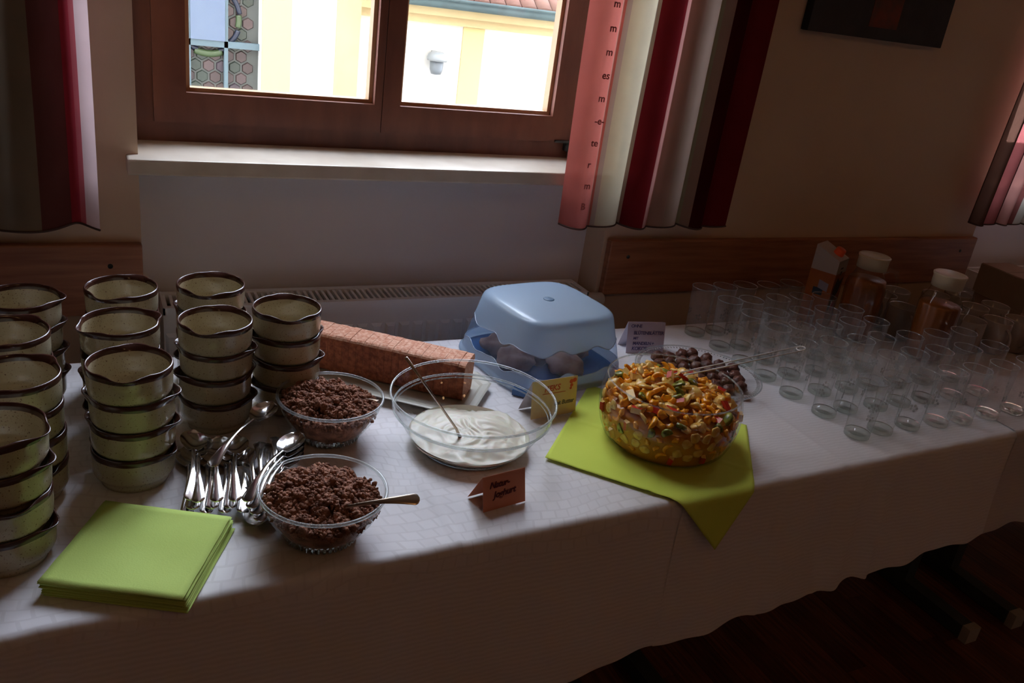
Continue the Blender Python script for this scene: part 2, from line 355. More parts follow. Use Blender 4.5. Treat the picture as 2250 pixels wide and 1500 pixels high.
def boxobj(name, b, mt, parent=None, bevel=0.0, loc=None, rz=0):
    bm = bmesh.new(); bmesh.ops.create_cube(bm, size=1)
    x0, x1, y0, y1, z0, z1 = b
    for v in bm.verts:
        v.co = ((x0 + x1) / 2 + v.co.x * (x1 - x0), (y0 + y1) / 2 + v.co.y * (y1 - y0), (z0 + z1) / 2 + v.co.z * (z1 - z0))
    if bevel: bmesh.ops.bevel(bm, geom=bm.edges[:], offset=bevel, segments=2, affect='EDGES', profile=0.5)
    me = bpy.data.meshes.new(name); bm.to_mesh(me); bm.free(); me.materials.append(mt)
    o = bpy.data.objects.new(name, me); COL.objects.link(o); o.parent = parent
    if loc is not None: o.location = loc
    o.rotation_euler = (0, 0, rz)
    return o
def ell(rx, ry, rz, seg=16, rings=9, jit=0.0, seed=0, flat=0.0):
    vs = [(0, 0, -rz)]; fs = []
    for i in range(1, rings):
        ph = -PI / 2 + PI * i / rings
        for k in range(seg):
            t = 2 * PI * k / seg; vs.append((rx * math.cos(ph) * math.cos(t), ry * math.cos(ph) * math.sin(t), rz * math.sin(ph)))
    vs.append((0, 0, rz)); T = len(vs) - 1
    for k in range(seg): fs.append((0, 1 + (k + 1) % seg, 1 + k))
    for i in range(rings - 2):
        for k in range(seg):
            a = 1 + i * seg; b = a + seg; fs.append((a + k, a + (k + 1) % seg, b + (k + 1) % seg, b + k))
    a = 1 + (rings - 2) * seg
    for k in range(seg): fs.append((a + k, a + (k + 1) % seg, T))
    if jit:
        q = Vector((seed * 3.1, seed * 1.7, 0)); R0 = max(rx, ry, rz)
        vs = [tuple(Vector(p) * (1 + jit * noise.noise(Vector(p) / R0 * 2.2 + q))) for p in vs]
    return vs, fs
def textobj(name, s, size, mt, parent, loc, rot, shear=0.0, space=1.0, ext=0.0002):
    c = bpy.data.curves.new(name, 'FONT'); c.body = s; c.size = size; c.shear = shear; c.space_character = space; c.extrude = ext; c.offset = size * 0.018
    c.materials.append(mt); c.resolution_u = 3
    t = bpy.data.objects.new('tmp', c); COL.objects.link(t); bpy.context.view_layer.update()
    me = bpy.data.meshes.new_from_object(t.evaluated_get(bpy.context.evaluated_depsgraph_get())); me.name = name
    bpy.data.objects.remove(t)
    o = bpy.data.objects.new(name, me); COL.objects.link(o); o.parent = parent; o.location = loc; o.rotation_euler = rot
    return o
def S(o): o['kind'] = 'structure'; return o

# ================================================================== THE ROOM
WY = 1.80
b = MB()
b.box(-2.0, 0.097, WY, 2.1, 0.105, 3.25); b.box(1.2, 2.65, WY, 2.1, 0.105, 3.25); b.box(3.75, 5.0, WY, 2.1, 0.105, 3.25)
b.box(0.097, 1.2, WY, 2.1, 2.9, 3.25); b.box(2.65, 3.75, WY, 2.1, 2.9, 3.25)
S(b.build('wall_back', M_WALL, smooth=False))
for x0, x1 in ((0.097, 1.2), (2.65, 3.75)):
    b = MB(); b.box(x0, x1, 1.89, 2.1, 0.105, 1.115); S(b.build('wall_niche', M_NICHE, smooth=False))
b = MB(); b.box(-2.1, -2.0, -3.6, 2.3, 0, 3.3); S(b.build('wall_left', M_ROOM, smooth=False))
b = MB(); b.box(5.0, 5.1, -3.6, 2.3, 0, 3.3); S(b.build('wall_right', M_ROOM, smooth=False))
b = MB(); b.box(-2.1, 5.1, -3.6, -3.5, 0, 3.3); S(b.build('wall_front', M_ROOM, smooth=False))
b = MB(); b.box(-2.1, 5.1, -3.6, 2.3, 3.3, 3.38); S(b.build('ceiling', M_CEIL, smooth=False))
fl = S(boxobj('floor', (-2.0, 5.0, -3.5, 2.2, -0.1, -0.004), M_FLOOR2))
# strip parquet: planks run away from the camera, staggered joints
pw = 0.075
x = 0.45; k = 0; pm = {}
while x < 3.6:
    y = -0.6 + random.random() * 0.5
    while y < 1.90:
        L = random.choice((0.6, 0.75, 0.9)); y1 = min(y + L, 1.925)
        key = (round(y1 - y, 2), k % 2)
        if key not in pm:
            q = boxobj('plank', (0.0006, pw - 0.0006, 0.0006, y1 - y - 0.0006, -0.004, 0.0), (M_FLOOR, M_FLOOR2)[k % 2], fl, 0.0005)
            pm[key] = q.data
        else:
            q = bpy.data.objects.new('plank', pm[key]); COL.objects.link(q); q.parent = fl
        q.location = (x, y, random.uniform(-0.0003, 0.0002)); y = y1; k += 1
    x += pw; k += 1

# rails on the wall
def rail(x0, x1, name):
    o = S(boxobj(name, (x0, x1, WY - 0.022, WY, 0.819, 0.969), M_BOARD, None, 0.004))
    for sx in ((x1 - 0.06, x1 - 0.06) if x0 < 0 else (x0 + 0.06, x1 - 0.07)):
        s = MB(); s.lathe([(0, 0), (0.005, 0), (0.005, 0.0015), (0, 0.0022)], 12)
        q = s.build('screw', M_LEG, o, True, (sx, WY - 0.022, 0.925)); q.rotation_euler = (R(90), 0, 0)
    return o
rail(-1.98, 0.097, 'trim_1'); rail(1.21, 2.65, 'trim_2')

# windows
def window(n, x0, x1, left_m=0.04):
    z0, z1 = 1.145, 2.9
    root = S(empty('window_%d' % n, (0, 0, 0)))
    f = MB(); f.box(x0, x1, 1.935, 2.00, z0, 1.19); f.box(x0, x0 + 0.045, 1.935, 2.0, 1.19, z1); f.box(x1 - 0.07, x1, 1.935, 2.0, 1.19, z1); f.box(x0, x1, 1.935, 2.0, z1 - 0.03, z1)
    f.build('frame', M_FRAME, root, False)
    a, m_, c = x0 + 0.04, x0 + 0.523, x1 - 0.068
    for (s0, s1, g0, g1) in ((a, m_ + 0.0, x0 + 0.103, x0 + 0.505), (m_ + 0.0015, c, x0 + 0.566, x1 - 0.135)):
        s = MB()
        yb, yf = 1.975, 1.922
        s.box(s0, s1, yf, yb, 1.188, 1.250); s.box(s0, g0, yf, yb, 1.250, z1 - 0.03); s.box(g1, s1, yf, yb, 1.250, z1 - 0.03)
        so = s.build('sash', M_FRAME, root, False)
        t = MB()   # shallow step round the pane, daylight on the reveal put into its pale colour
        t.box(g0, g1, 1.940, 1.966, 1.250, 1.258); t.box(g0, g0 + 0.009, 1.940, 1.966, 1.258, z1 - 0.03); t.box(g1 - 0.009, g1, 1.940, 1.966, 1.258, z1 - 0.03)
        t.build('lit_reveal_strip', M_LITWOOD, so, False)
        p = MB(); p.box(g0 - 0.002, g1 + 0.002, 1.966, 1.970, 1.249, z1 - 0.03); p.build('pane', M_PANE, so, False)
    h = MB(); h.box(x1 - 0.085, x1 - 0.06, 1.915, 1.935, 1.165, 1.186); h.tube([(x1 - 0.072, 1.918, 1.150), (x1 - 0.072, 1.918, 1.190)], 0.007, 10); h.box(x1 - 0.12, x1 - 0.07, 1.916, 1.922, 1.186, 1.192)
    h.build('window_hinge', M_LEG, root, True)
    return root
window(1, 0.097, 1.2); window(2, 2.65, 3.75)
S(boxobj('trim_3', (0.075, 1.235, 1.755, 1.985, 1.115, 1.146), M_SILL, None, 0.004))
S(boxobj('trim_4', (2.63, 3.78, 1.755, 1.985, 1.115, 1.146), M_SILL, None, 0.004))

# radiators
def radiator(x0, x1, label):
    r = empty('radiator', (x0, 1.75, 0.0)); L = x1 - x0
    tag(r, label, 'radiator', 'radiators in the window niches')
    p = MB(); zt, zb = 0.838, 0.25
    # front panel with vertical convex ribs
    n = int(L / 0.0333); p.box(0, L, 0.004, 0.010, zb, zt - 0.012)
    for i in range(n):
        cx = (i + 0.5) * L / n
        p.add([(cx - 0.013, 0.004, zb + 0.04), (cx - 0.008, -0.002, zb + 0.045), (cx + 0.008, -0.002, zb + 0.045), (cx + 0.013, 0.004, zb + 0.04),
               (cx - 0.013, 0.004, zt - 0.055), (cx - 0.008, -0.002, zt - 0.062), (cx + 0.008, -0.002, zt - 0.062), (cx + 0.013, 0.004, zt - 0.055)],
              [(0, 1, 5, 4), (1, 2, 6, 5), (2, 3, 7, 6), (4, 5, 6, 7), (0, 3, 2, 1)])
    p.build('front_panel', M_RAD, r, False)
    c = MB(); c.box(0, L, 0.086, 0.092, zb, zt - 0.012); c.build('rear_panel', M_RAD, r, False)
    c = MB(); c.box(0.01, L - 0.01, 0.012, 0.084, zb, zt - 0.02); c.build('convector', M_RADD, r, False)
    for ex in (0.0, L - 0.004):
        c = MB(); c.box(ex, ex + 0.004, 0, 0.096, zb, zt + 0.004); c.build('side_cover', M_RAD, r, False)
    c = MB(); c.box(0, L, 0, 0.014, zt - 0.012, zt + 0.003); c.box(0, L, 0.080, 0.096, zt - 0.012, zt + 0.003)
    c.build('grille_frame', M_RAD, r, False)
    bar = MB(); bar.box(-0.0030, 0.0030, 0.014, 0.080, zt - 0.008, zt + 0.001)
    m0 = None; k = int(L / 0.0135)
    for i in range(k):
        if m0 is None: q = bar.build('slat', M_RAD, r, False); m0 = q.data
        else: q = bpy.data.objects.new('slat', m0); COL.objects.link(q); q.parent = r
        q.location = ((i + 0.5) * L / k, 0, 0)
    v = MB(); v.tube([(L, 0.03, zt - 0.03), (L + 0.012, 0.03, zt - 0.03)], 0.014, 20); v.tube([(L + 0.010, 0.03, zt - 0.03), (L + 0.022, 0.03, zt - 0.03)], 0.021, 24)
    v.tube([(L + 0.022, 0.03, zt - 0.03), (L + 0.060, 0.03, zt - 0.03), (L + 0.064, 0.03, zt - 0.03)], [0.019, 0.018, 0.015], 24)
    v.build('thermostat_valve', M_VALVE, r, True, angle=40)
    return r
radiator(0.13, 1.150, 'white ribbed radiator with slotted top below the window behind the blue cake box')
radiator(2.72, 3.65, 'white radiator in the far right niche behind the cardboard boxes')

# picture
pic = empty('picture', (1.935, WY - 0.001, 1.530))
tag(pic, 'dark canvas picture with a rust red patch hanging on the brown wall', 'picture')
boxobj('canvas', (-0.250, 0.255, -0.026, -0.003, 0.0, 0.62), M_CANVAS, pic, 0.002)
b = MB(); b.box(-0.252, -0.2495, -0.0255, -0.002, 0.001, 0.618); b.build('canvas_edge', M_CANVAS_E, pic, False)
b = MB(); b.box(-0.045, 0.060, -0.0280, -0.0262, 0.030, 0.30); b.build('rust_patch', M_PATCH, pic, False)

# ================================================================== CURTAINS
def curtain(x0, x1, zb, yc, stops, label, folds, amp, phase=0.0, lean=0.0, name='curtain', extra=None, over=1.0):
    nx, nz = 300, 26; zt = 3.1
    c = MB(); uv = []
    for j in range(nz + 1):
        z = zb + (zt - zb) * j / nz
        for i in range(nx + 1):
            u = i / nx
            ang = 2 * PI * folds * u + phase
            a = amp * (1 + 0.3 * math.sin(3.1 * u * folds + 1)) * (0.75 + 0.25 * (1 - j / nz))
            y = yc + a * math.sin(ang) + 0.003 * math.sin(z * 5 + u * 9)
            xx = x0 + (x1 - x0) * u + over * 0.010 * math.cos(ang) + lean * (z - zb) + 0.004 * math.sin(z * 3 + u * 4)
            zz = z if j else z + 0.004 * math.sin(ang * 0.5 + 1.2)
            c.v.append((xx, y, zz)); uv.append((u, j / nz))
    for j in range(nz):
        for i in range(nx):
            a = j * (nx + 1) + i; c.f.append((a, a + 1, a + nx + 2, a + nx + 1)); c.mi.append(0)
    c.uv = uv
    m = sheer('curtain_cloth_%d' % len(MATS), stops)
    root = empty(name, ((x0 + x1) / 2, yc, zb)); tag(root, label, 'curtain')
    o = c.build('cloth', m, root); o.location = -root.location
    hem = MB()
    pts = [(v[0], v[1] - 0.0015, v[2] + 0.003) for v in c.v[0:nx + 1:3]]
    hem.tube(pts, 0.0022, 5); h = hem.build('hem', M_HEM, root); h.location = -root.location
    return root
M_HEM = mat('hem_thread', (0.10, 0.06, 0.05), 0.9)
sal, cream, wine, pink, olive, mauve, dwine = (0.66, 0.20, 0.17), (0.78, 0.72, 0.53), (0.24, 0.022, 0.030), (0.62, 0.30, 0.27), (0.46, 0.42, 0.31), (0.50, 0.34, 0.28), (0.085, 0.012, 0.012)
cr = curtain(1.02, 1.50, 1.025, 1.715, [(0, sal), (0.14, (0.62, 0.30, 0.26)), (0.165, sal), (0.185, (0.62, 0.52, 0.46)), (0.21, cream), (0.30, (0.55, 0.52, 0.40)), (0.345, (0.52, 0.42, 0.34)), (0.375, wine), (0.45, pink), (0.53, mauve), (0.60, (0.46, 0.33, 0.26)), (0.665, olive), (0.74, mauve), (0.77, dwine), (0.875, wine)],
             'striped salmon, cream and wine red curtain hanging over the right side of the window', 5.5, 0.016, 2.2)
for i, s in enumerate(('m', 'o', 'm', 'm', 'm', 'es', 'm', '-e-', 'te', 'r', 'm', 'B')):
    textobj('lettering', s, 0.023, mat('letter_dye', (0.40, 0.10, 0.09), 0.9) if i == 0 else bpy.data.materials['letter_dye'], cr, (1.046 - cr.location.x, 1.690 - cr.location.y, 0.60 - 0.05 * i), (R(90), 0, 0), 0.0)
curtain(-0.62, 0.028, 1.018, 1.715, [(0, olive), (0.30, wine), (0.36, olive), (0.45, (0.36, 0.30, 0.22)), (0.62, (0.30, 0.25, 0.18)), (0.835, (0.20, 0.075, 0.070)), (0.905, (0.44, 0.050, 0.075)), (0.945, (0.52, 0.12, 0.14)), (0.962, (0.78, 0.58, 0.58))],
        'dark wine and olive striped curtain at the far left edge of the window', 4.5, 0.022, 0.4)
curtain(2.49, 3.05, 1.033, 1.715, [(0, (0.13, 0.06, 0.04)), (0.13, (0.42, 0.12, 0.11)), (0.18, (0.10, 0.04, 0.035)), (0.24, (0.52, 0.24, 0.20)), (0.31, (0.24, 0.08, 0.07)), (0.38, (0.55, 0.50, 0.42)), (0.5, wine), (0.62, pink), (0.75, olive), (0.88, wine)],
        'dark striped curtain hanging at the right edge beside the second window', 9, 0.012, 1.0, lean=0.10)

for o in list(bpy.data.objects):      # put the wall pieces at the wall
    if o.parent is None and o.name.split('.')[0] in ('wall_back', 'wall_niche', 'trim_1', 'trim_2', 'trim_3', 'trim_4', 'window_1', 'window_2', 'radiator', 'picture', 'curtain'):
        l_ = o.location.copy(); o.location = (l_.x * KW, l_.y * KW, 1.55 + (l_.z - 1.55) * KW); o.scale = (KW, KW, KW)

# ================================================================== TABLES
def Yf(x): return 0.942 + 0.035 * (x + 0.12)
def table(x0, x1, label):
    t = empty('folding_table', (x0, 1.35, 0)); tag(t, label, 'table', 'folding tables under the white cloths')
    tp = MB(); h = 0.028
    vs = [(x0 + 0.002, Yf(x0) + 0.012, 0), (x1 - 0.002, Yf(x1) + 0.012, 0), (x1 - 0.002, 1.705, 0), (x0 + 0.002, 1.705, 0)]
    vv = [(a, bb, TZ - 0.004 - h) for a, bb, _ in vs] + [(a, bb, TZ - 0.004) for a, bb, _ in vs]
    tp.add(vv, [(3, 2, 1, 0), (4, 5, 6, 7), (0, 1, 5, 4), (1, 2, 6, 5), (2, 3, 7, 6), (3, 0, 4, 7)])
    o = tp.build('tabletop', M_TOP, t, False); o.location = -t.location
    for lx in (x0 + 0.10, x1 - 0.10):
        l = MB(); l.box(lx - 0.02, lx + 0.02, 1.30, 1.37, 0.045, TZ - 0.032); l.box(lx - 0.022, lx + 0.022, 1.085, 1.63, 0.004, 0.045)
        l.box(lx - 0.02, lx + 0.02, 1.05 + Yf(lx) - 0.95, 1.64, TZ - 0.06, TZ - 0.032)
        o = l.build('leg', M_LEG, t, False); o.location = -t.location
        for y0_, y1_ in ((1.068, 1.092), (1.62, 1.645)):
            c = MB(); c.box(lx - 0.024, lx + 0.024, y0_, y1_, 0.0, 0.049); q = c.build('foot_cap', M_LEGCAP, o, False)
    return t
table(-1.33, -0.13, 'folding table at the left end under the white damask cloth')
table(-0.13, 1.07, 'folding table under the bowls and yoghurt, covered by white damask')
table(1.07, 2.28, 'folding table with dark metal T feet under the drinking glasses')
table(2.285, 3.48, 'folding table at the far right end under the cardboard boxes')

def cloth(x0, x1, lift, mt, label, creases, folds, hem=1.0, name='tablecloth'):
    c = MB(); uv = []; dx = 0.0075; nx = int((x1 - x0) / dx)
    prof = []      # (kind, t)
    nb = 84
    for i in range(nx + 1):
        x = x0 + (x1 - x0) * i / nx
        yf = Yf(x) - 0.001 - lift * 0.8
        zb = TZ - (0.335 - 0.057 * (x - 0.72)) * hem + 0.004 * math.sin(x * 23) + 0.003 * math.sin(x * 57 + 1)
        edge_w = 0.0030 * noise.noise(Vector((x * 21, 3.3, lift * 900))) + 0.0020 * noise.noise(Vector((x * 60, 1.3, 0)))
        cz = sum(0.0022 * math.exp(-((x - cx) / 0.006) ** 2) for cx in creases)
        fo = sum(a * math.exp(-((x - fx) / wd) ** 2) for fx, wd, a in folds)
        arc = 0.0
        pts = []
        # back hang, top, rounded edge, drape
        pts.append((1.712, TZ - 0.03)); pts.append((1.711, TZ + lift - 0.002))
        for k in range(45):
            y = 1.706 - (1.706 - (yf + 0.014)) * k / 44
            z = TZ + lift + 0.0006 * noise.noise(Vector((x * 9, y * 9, 0))) + cz * (0.6 + 0.4 * math.sin(y * 7)) 
            near = max(0, 1 - (y - yf) / 0.07)
            z += near * edge_w * 0.6
            pts.append((y, max(z, TZ + lift - 0.001)))
        for k in range(1, 7):
            t = PI / 2 * k / 6
            pts.append((yf + 0.014 * (1 - math.sin(t)) , TZ + lift + edge_w * 0.6 * (1 - k / 6) - 0.014 * (1 - math.cos(t)) + cz * (1 - k / 6)))
        y_e, z_e = pts[-1]
        for k in range(1, 31):
            s = k / 30; z = z_e + (zb - z_e) * s
            off = -0.010 * s * s - fo * (0.25 + 0.75 * min(1, s * 1.4)) - cz * 1.2 * min(1, s * 4) - 0.0035 * s * noise.noise(Vector((x * 6, s * 2, 5)))
            off += edge_w * 0.8 * math.exp(-s * 5)
            pts.append((y_e + off, z))
        L = 0; py = pts[0]
        for p in pts:
            L += math.hypot(p[0] - py[0], p[1] - py[1]); py = p
            c.v.append((x, p[0], p[1])); uv.append((x, L))
        m = len(pts)
    for i in range(nx):
        for k in range(m - 1):
            a = i * m + k; c.f.append((a, a + 1, a + m + 1, a + m)); c.mi.append(0)
    c.uv = uv
    o = c.build(name, mt); tag(o, label, 'tablecloth', 'white damask tablecloths')
    return o
cloth(-1.40, 0.98, 0.0, M_CL[0], 'white tablecloth with woven squares under the bowls and yoghurt', (0.058, 0.486), ((0.30, 0.10, 0.006), (0.70, 0.12, 0.005)))
cloth(0.915, 1.95, 0.0022, M_CL[1], 'white tablecloth with wavy woven lines under the fruit salad and first glasses', (1.16, 1.33), ((1.03, 0.05, 0.008), (1.20, 0.04, 0.012), (1.38, 0.025, 0.014), (1.47, 0.018, 0.016), (1.62, 0.05, 0.008), (1.80, 0.06, 0.010)))
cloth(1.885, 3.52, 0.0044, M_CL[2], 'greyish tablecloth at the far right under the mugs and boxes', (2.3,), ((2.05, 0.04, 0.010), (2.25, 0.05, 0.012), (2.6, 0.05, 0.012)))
Z0 = TZ + 0.0018      # cloth 1 surface
Z1 = TZ + 0.0040      # cloth 2 surface
Z2 = TZ + 0.0062

# ================================================================== SOUP BOWLS
def bowl_fn(p, t):
    x, y, z = p; r = math.hypot(x, y)
    d = min(abs(t), abs(t - 2 * PI), 99); d2 = abs(t - PI)
    wv = 0.0
    for q in (d, d2):
        wv = max(wv, max(0.0, 1 - (q / 0.42) ** 2) ** 1.5)
    if z > 0.049:
        kz = (z - 0.049) / 0.013
        r2_ = r + 0.0105 * wv * kz
        nearp = max(math.exp(-((d - 0.62) / 0.16) ** 2), math.exp(-((d2 - 0.62) / 0.16) ** 2))
        r2_ -= 0.0016 * nearp * kz
        z += -0.0012 * wv * kz + 0.0012 * nearp * kz
        x *= r2_ / max(r, 1e-6); y *= r2_ / max(r, 1e-6)
    return (x, y, z)
bw = MB()
bw.lathe([(0.0005, 0.003), (0.040, 0.003), (0.044, 0.0), (0.050, 0.0), (0.0515, 0.006), (0.0535, 0.0135), (0.0585, 0.0160), (0.0605, 0.021), (0.0612, 0.035), (0.0612, 0.049), (0.0622, 0.055), (0.0618, 0.0602), (0.0603, 0.0618), (0.0588, 0.0610), (0.0575, 0.056), (0.0568, 0.049), (0.0565, 0.033), (0.0545, 0.016), (0.046, 0.0075), (0.0005, 0.006)], 72, 0, None, bowl_fn)
proto_bowl = bw.build('soup_bowl', M_BOWL)
first = True
LV = ['bottom', 'third from the top', 'second from the top', 'topmost']
stacks = [
    ('A', -0.122, 1.108, 'of the nearest stack at the left edge', (-25, -70, -20, -28)),
    ('B', -0.106, 1.258, 'of the second stack back in the left row', (-60, 100, 80, 48)),
    ('C', -0.122, 1.412, 'of the third stack back in the left row', (80, 40, 95, 60)),
    ('D', -0.110, 1.560, 'of the rearmost stack in the left row', (2, -4, 3, -8)),
    ('E', 0.050, 1.590, 'of the rearmost stack in the second row', (20, 60, 90, 60)),
    ('F', 0.039, 1.430, 'of the middle stack in the second row', (30, -20, 40, 25)),
    ('G', 0.046, 1.270, 'of the front stack just behind the green napkins', (-35, -20, -12, -100)),
    ('H', 0.203, 1.595, 'of the rearmost stack in the third row', (10, 80, -30, -110)),
    ('I', 0.189, 1.420, 'of the stack right behind the spoons', (-15, 5, -20, -115)),
    ('J', 0.320, 1.462, 'of the stack beside the cake loaf', (20, -10, 10, -97))]
for key, bx, by, where, angs in stacks:
    for k in range(4):
        o = proto_bowl if first else proto_bowl.copy()
        if not first: COL.objects.link(o)
        first = False
        o.location = (bx + random.uniform(-1, 1) * 0.0012, by + random.uniform(-1, 1) * 0.0012, Z0 + 0.0465 * k)
        o.rotation_euler = (0, 0, R(angs[k]))
        tag(o, ('speckled soup bowl, ' + LV[k] + ' ' + where), 'bowl', 'speckled soup bowls stacked in fours')

# ================================================================== NAPKIN STACK
def napkin_mesh(seed, top=False):
    n = 16; s = 0.0925; h = 0.0021; mbn = MB(); vs = []
    for lay in (0, 1):
        for j in range(n + 1):
            for i in range(n + 1):
                u, v = -s + 2 * s * i / n, -s + 2 * s * j / n
                z = lay * h
                if top: z += 0.0016 * noise.noise(Vector((u * 16 + seed, v * 16, 0))) * lay
                e = max(abs(u), abs(v)) / s
                if e > 0.98: z = h * (0.30 if lay == 0 else 0.78)
                vs.append((u + 0.0008 * noise.noise(Vector((v * 30, seed, 1))), v + 0.0008 * noise.noise(Vector((u * 30, seed, 2))), z))
    K = (n + 1) ** 2; fs = []
    for j in range(n):
        for i in range(n):
            a = j * (n + 1) + i; fs.append((a, a + n + 1, a + n + 2, a + 1)); fs.append((K + a, K + a + 1, K + a + n + 2, K + a + n + 1))
    for i in range(n):
        for a, c in ((i, i + 1), ((n) * (n + 1) + i + 1, n * (n + 1) + i), ((i + 1) * (n + 1), i * (n + 1)), (i * (n + 1) + n, (i + 1) * (n + 1) + n)):
            fs.append((a, c, c + K, a + K))
    mbn.add(vs, fs); return mbn
pm_ = [napkin_mesh(1), napkin_mesh(5, True)]
np_ = pm_[0].build('paper_napkin', M_NAP)
ords = ['bottom', 'second from the bottom', 'third from the bottom', 'fourth from the bottom', 'fifth from the bottom', 'fifth from the top', 'fourth from the top', 'third from the top', 'second from the top', 'topmost']
for k in range(10):
    if k == 9: o = pm_[1].build('paper_napkin', M_NAP)
    else:
        o = np_ if k == 0 else np_.copy()
        if k: COL.objects.link(o)
    d = (9 - k) / 9
    o.location = (0.041 + random.uniform(-1, 1) * 0.0015 + 0.004 * d, 1.053 + random.uniform(-1, 1) * 0.0015 - 0.003 * d, Z0 + 0.0022 * k)
    o.rotation_euler = (0, 0, R(-27.5 + random.uniform(-1.2, 1.2) + 1.5 * d))
    tag(o, 'folded green paper napkin, ' + ords[k] + ' of the stack', 'napkin', 'stacked green napkins')

# ================================================================== SPOONS
def spoon_mesh():
    L = 0.198; n = 72; sec = 10; mbs = MB(); vs = []; fs = []
    th = 0.0016
    rows = []
    for i in range(n + 1):
        s = i / n; x = L * s                     # 0 = tip of the bowl, L = end of the handle
        if x < 0.066:
            t = x / 0.066; w = 0.0215 * math.sin(PI * min(1, t ** 0.85) * 0.97 + 0.03) ** 0.62 if t > 0.001 else 0.002
            w = max(w, 0.0035); dep = 0.0085 * math.sin(PI * t) ** 0.8 * (1 if t < 0.98 else 0)
        else:
            t = (x - 0.066) / (L - 0.066); w = 0.0030 + 0.0012 * t + 0.0072 * max(0, (t - 0.40) / 0.60) ** 1.5
            if t > 0.93: w *= math.sqrt(max(0.06, 1 - ((t - 0.93) / 0.0705) ** 2))
            dep = 0
        zc = 0.010 + 0.012 * math.sin(PI * max(0, (x - 0.05)) / (L - 0.05)) * (1 if x > 0.05 else 0) - (0.002 if x < 0.05 else 0.0)
        if x < 0.066: zc = 0.0085 + 0.0015 * math.sin(x / 0.066 * PI / 2)
        rows.append((x, w, dep, zc))
    for (x, w, dep, zc) in rows:
        for lay in (1, 0):
            for k in range(sec + 1):
                u = -1 + 2 * k / sec
                if lay == 0: u = -u
                if dep > 0: z = zc - dep * (1 - u * u)
                else: z = zc + 0.0009 * (1 - u * u) * (1 if lay else 0.2)
                z += (th / 2 if lay else -th / 2) * (1 if abs(u) < 0.99 else 0.4)
                vs.append((x - L / 2, u * w, z))
    m = 2 * (sec + 1)
    for i in range(n):
        for k in range(m):
            a, c = i * m + k, i * m + (k + 1) % m
            fs.append((a, c, c + m, a + m))
    fs.append(tuple(range(m))[::-1]); fs.append(tuple(n * m + k for k in range(m)))
    zmin = min(v[2] for v in vs)
    mbs.add([(a, bb, c - zmin) for a, bb, c in vs], fs)
    return mbs
def spoon_place(o, bx, by, hx, hy, z0, tilt_h=0.0, rollx=0.0):
    """bowl tip at (bx,by), handle end at (hx,hy) at height z0; tilt lifts the handle or the bowl"""
    ang = math.atan2(hy - by, hx - bx)
    o.location = ((bx + hx) / 2, (by + hy) / 2, z0 + abs(math.sin(tilt_h)) * 0.099)
    M_ = Matrix.Rotation(ang, 4, 'Z') @ Matrix.Rotation(-tilt_h, 4, 'Y') @ Matrix.Rotation(rollx, 4, 'X')
    o.rotation_euler = M_.to_euler()
sp0 = spoon_mesh().build('soup_spoon', M_STEEL, angle=50)
spl = []
for k in range(10):       # nested rows, bowls at the back beside the bowl stacks, handles forward
    f = k / 9
    spl.append((0.132 + 0.085 * f, 1.322 - 0.020 * f + 0.006 * (k % 3), 0.108 + 0.078 * f, 1.132 - 0.012 * f, Z0 + 0.0006 + 0.0105 * (k % 3) * (0.6 if k % 3 == 1 else 0.8), 0.0, 0.10 * ((k % 3) - 1), 'spoon in the left row of the cutlery heap, handle towards the napkins'))
for k in range(5):        # handles fan towards the back, bowls at the front
    f = k / 4
    spl.append((0.205 + 0.022 * f, 1.080 + 0.010 * f, 0.226 + 0.052 * f, 1.268 + 0.012 * f, Z0 + 0.004 + 0.008 * (k % 2) + 0.002 * k, 0.05, 0.1 * (k - 2), 'spoon with its handle fanned up towards the wall, bowl near the front crumble bowl'))
for k in range(4):        # nested pile, bowls to the right next to the rear crumble bowl
    spl.append((0.292 + 0.002 * k, 1.245 + 0.004 * k, 0.205 - 0.004 * k, 1.075 + 0.010 * k, Z0 + 0.010 + 0.0062 * k, -0.08, 0.12, 'spoon nested in the pile between the two crumble bowls'))
spl.append((0.277, 1.362, 0.152, 1.206, Z0 + 0.030, -0.12, 0.0, 'single spoon lying across the top of the cutlery heap'))
spl.append((0.140, 1.335, 0.112, 1.140, Z0 + 0.018, -0.04, -0.2, 'leftmost upper spoon with its bowl against the front bowl stack'))
spl.append((0.188, 1.215, 0.262, 1.045, Z0 + 0.014, 0.04, 0.3, 'spoon slanting under the left side of the front crumble bowl'))
for k, (bx, by, hx, hy, z, tl, rl, lb) in enumerate(spl):
    o = sp0 if k == 0 else sp0.copy()
    if k: COL.objects.link(o)
    spoon_place(o, bx, by, hx, hy, z, tl, rl)
    sk = sum(1 for q_ in spl[:k] if q_[7] == lb); nk = sum(1 for q_ in spl if q_[7] == lb)
    if nk > 1: lb = ('first', 'second', 'third', 'fourth', 'fifth', 'sixth', 'seventh', 'eighth', 'ninth', 'tenth')[sk] + {10: ' spoon from the left in the left row of the cutlery heap', 5: ' spoon from the left of those with handles fanned towards the wall', 4: ' spoon up in the nested pile between the two crumble bowls'}[nk]
    else: lb = 'steel ' + lb
    tag(o, lb, 'spoon', 'heap of soup spoons' if 'single' not in lb and 'upper' not in lb and 'slanting' not in lb else None)
# distinct groups so shared labels are true only of their own cluster
for o in [x for x in bpy.data.objects if x.name.startswith('soup_spoon')]:
    l = o['label']
    if 'left row' in l: o['group'] = 'spoons in the left row of the heap'
    elif 'fanned' in l: o['group'] = 'spoons fanned towards the wall'
    elif 'nested' in l: o['group'] = 'spoons nested between the crumble bowls'

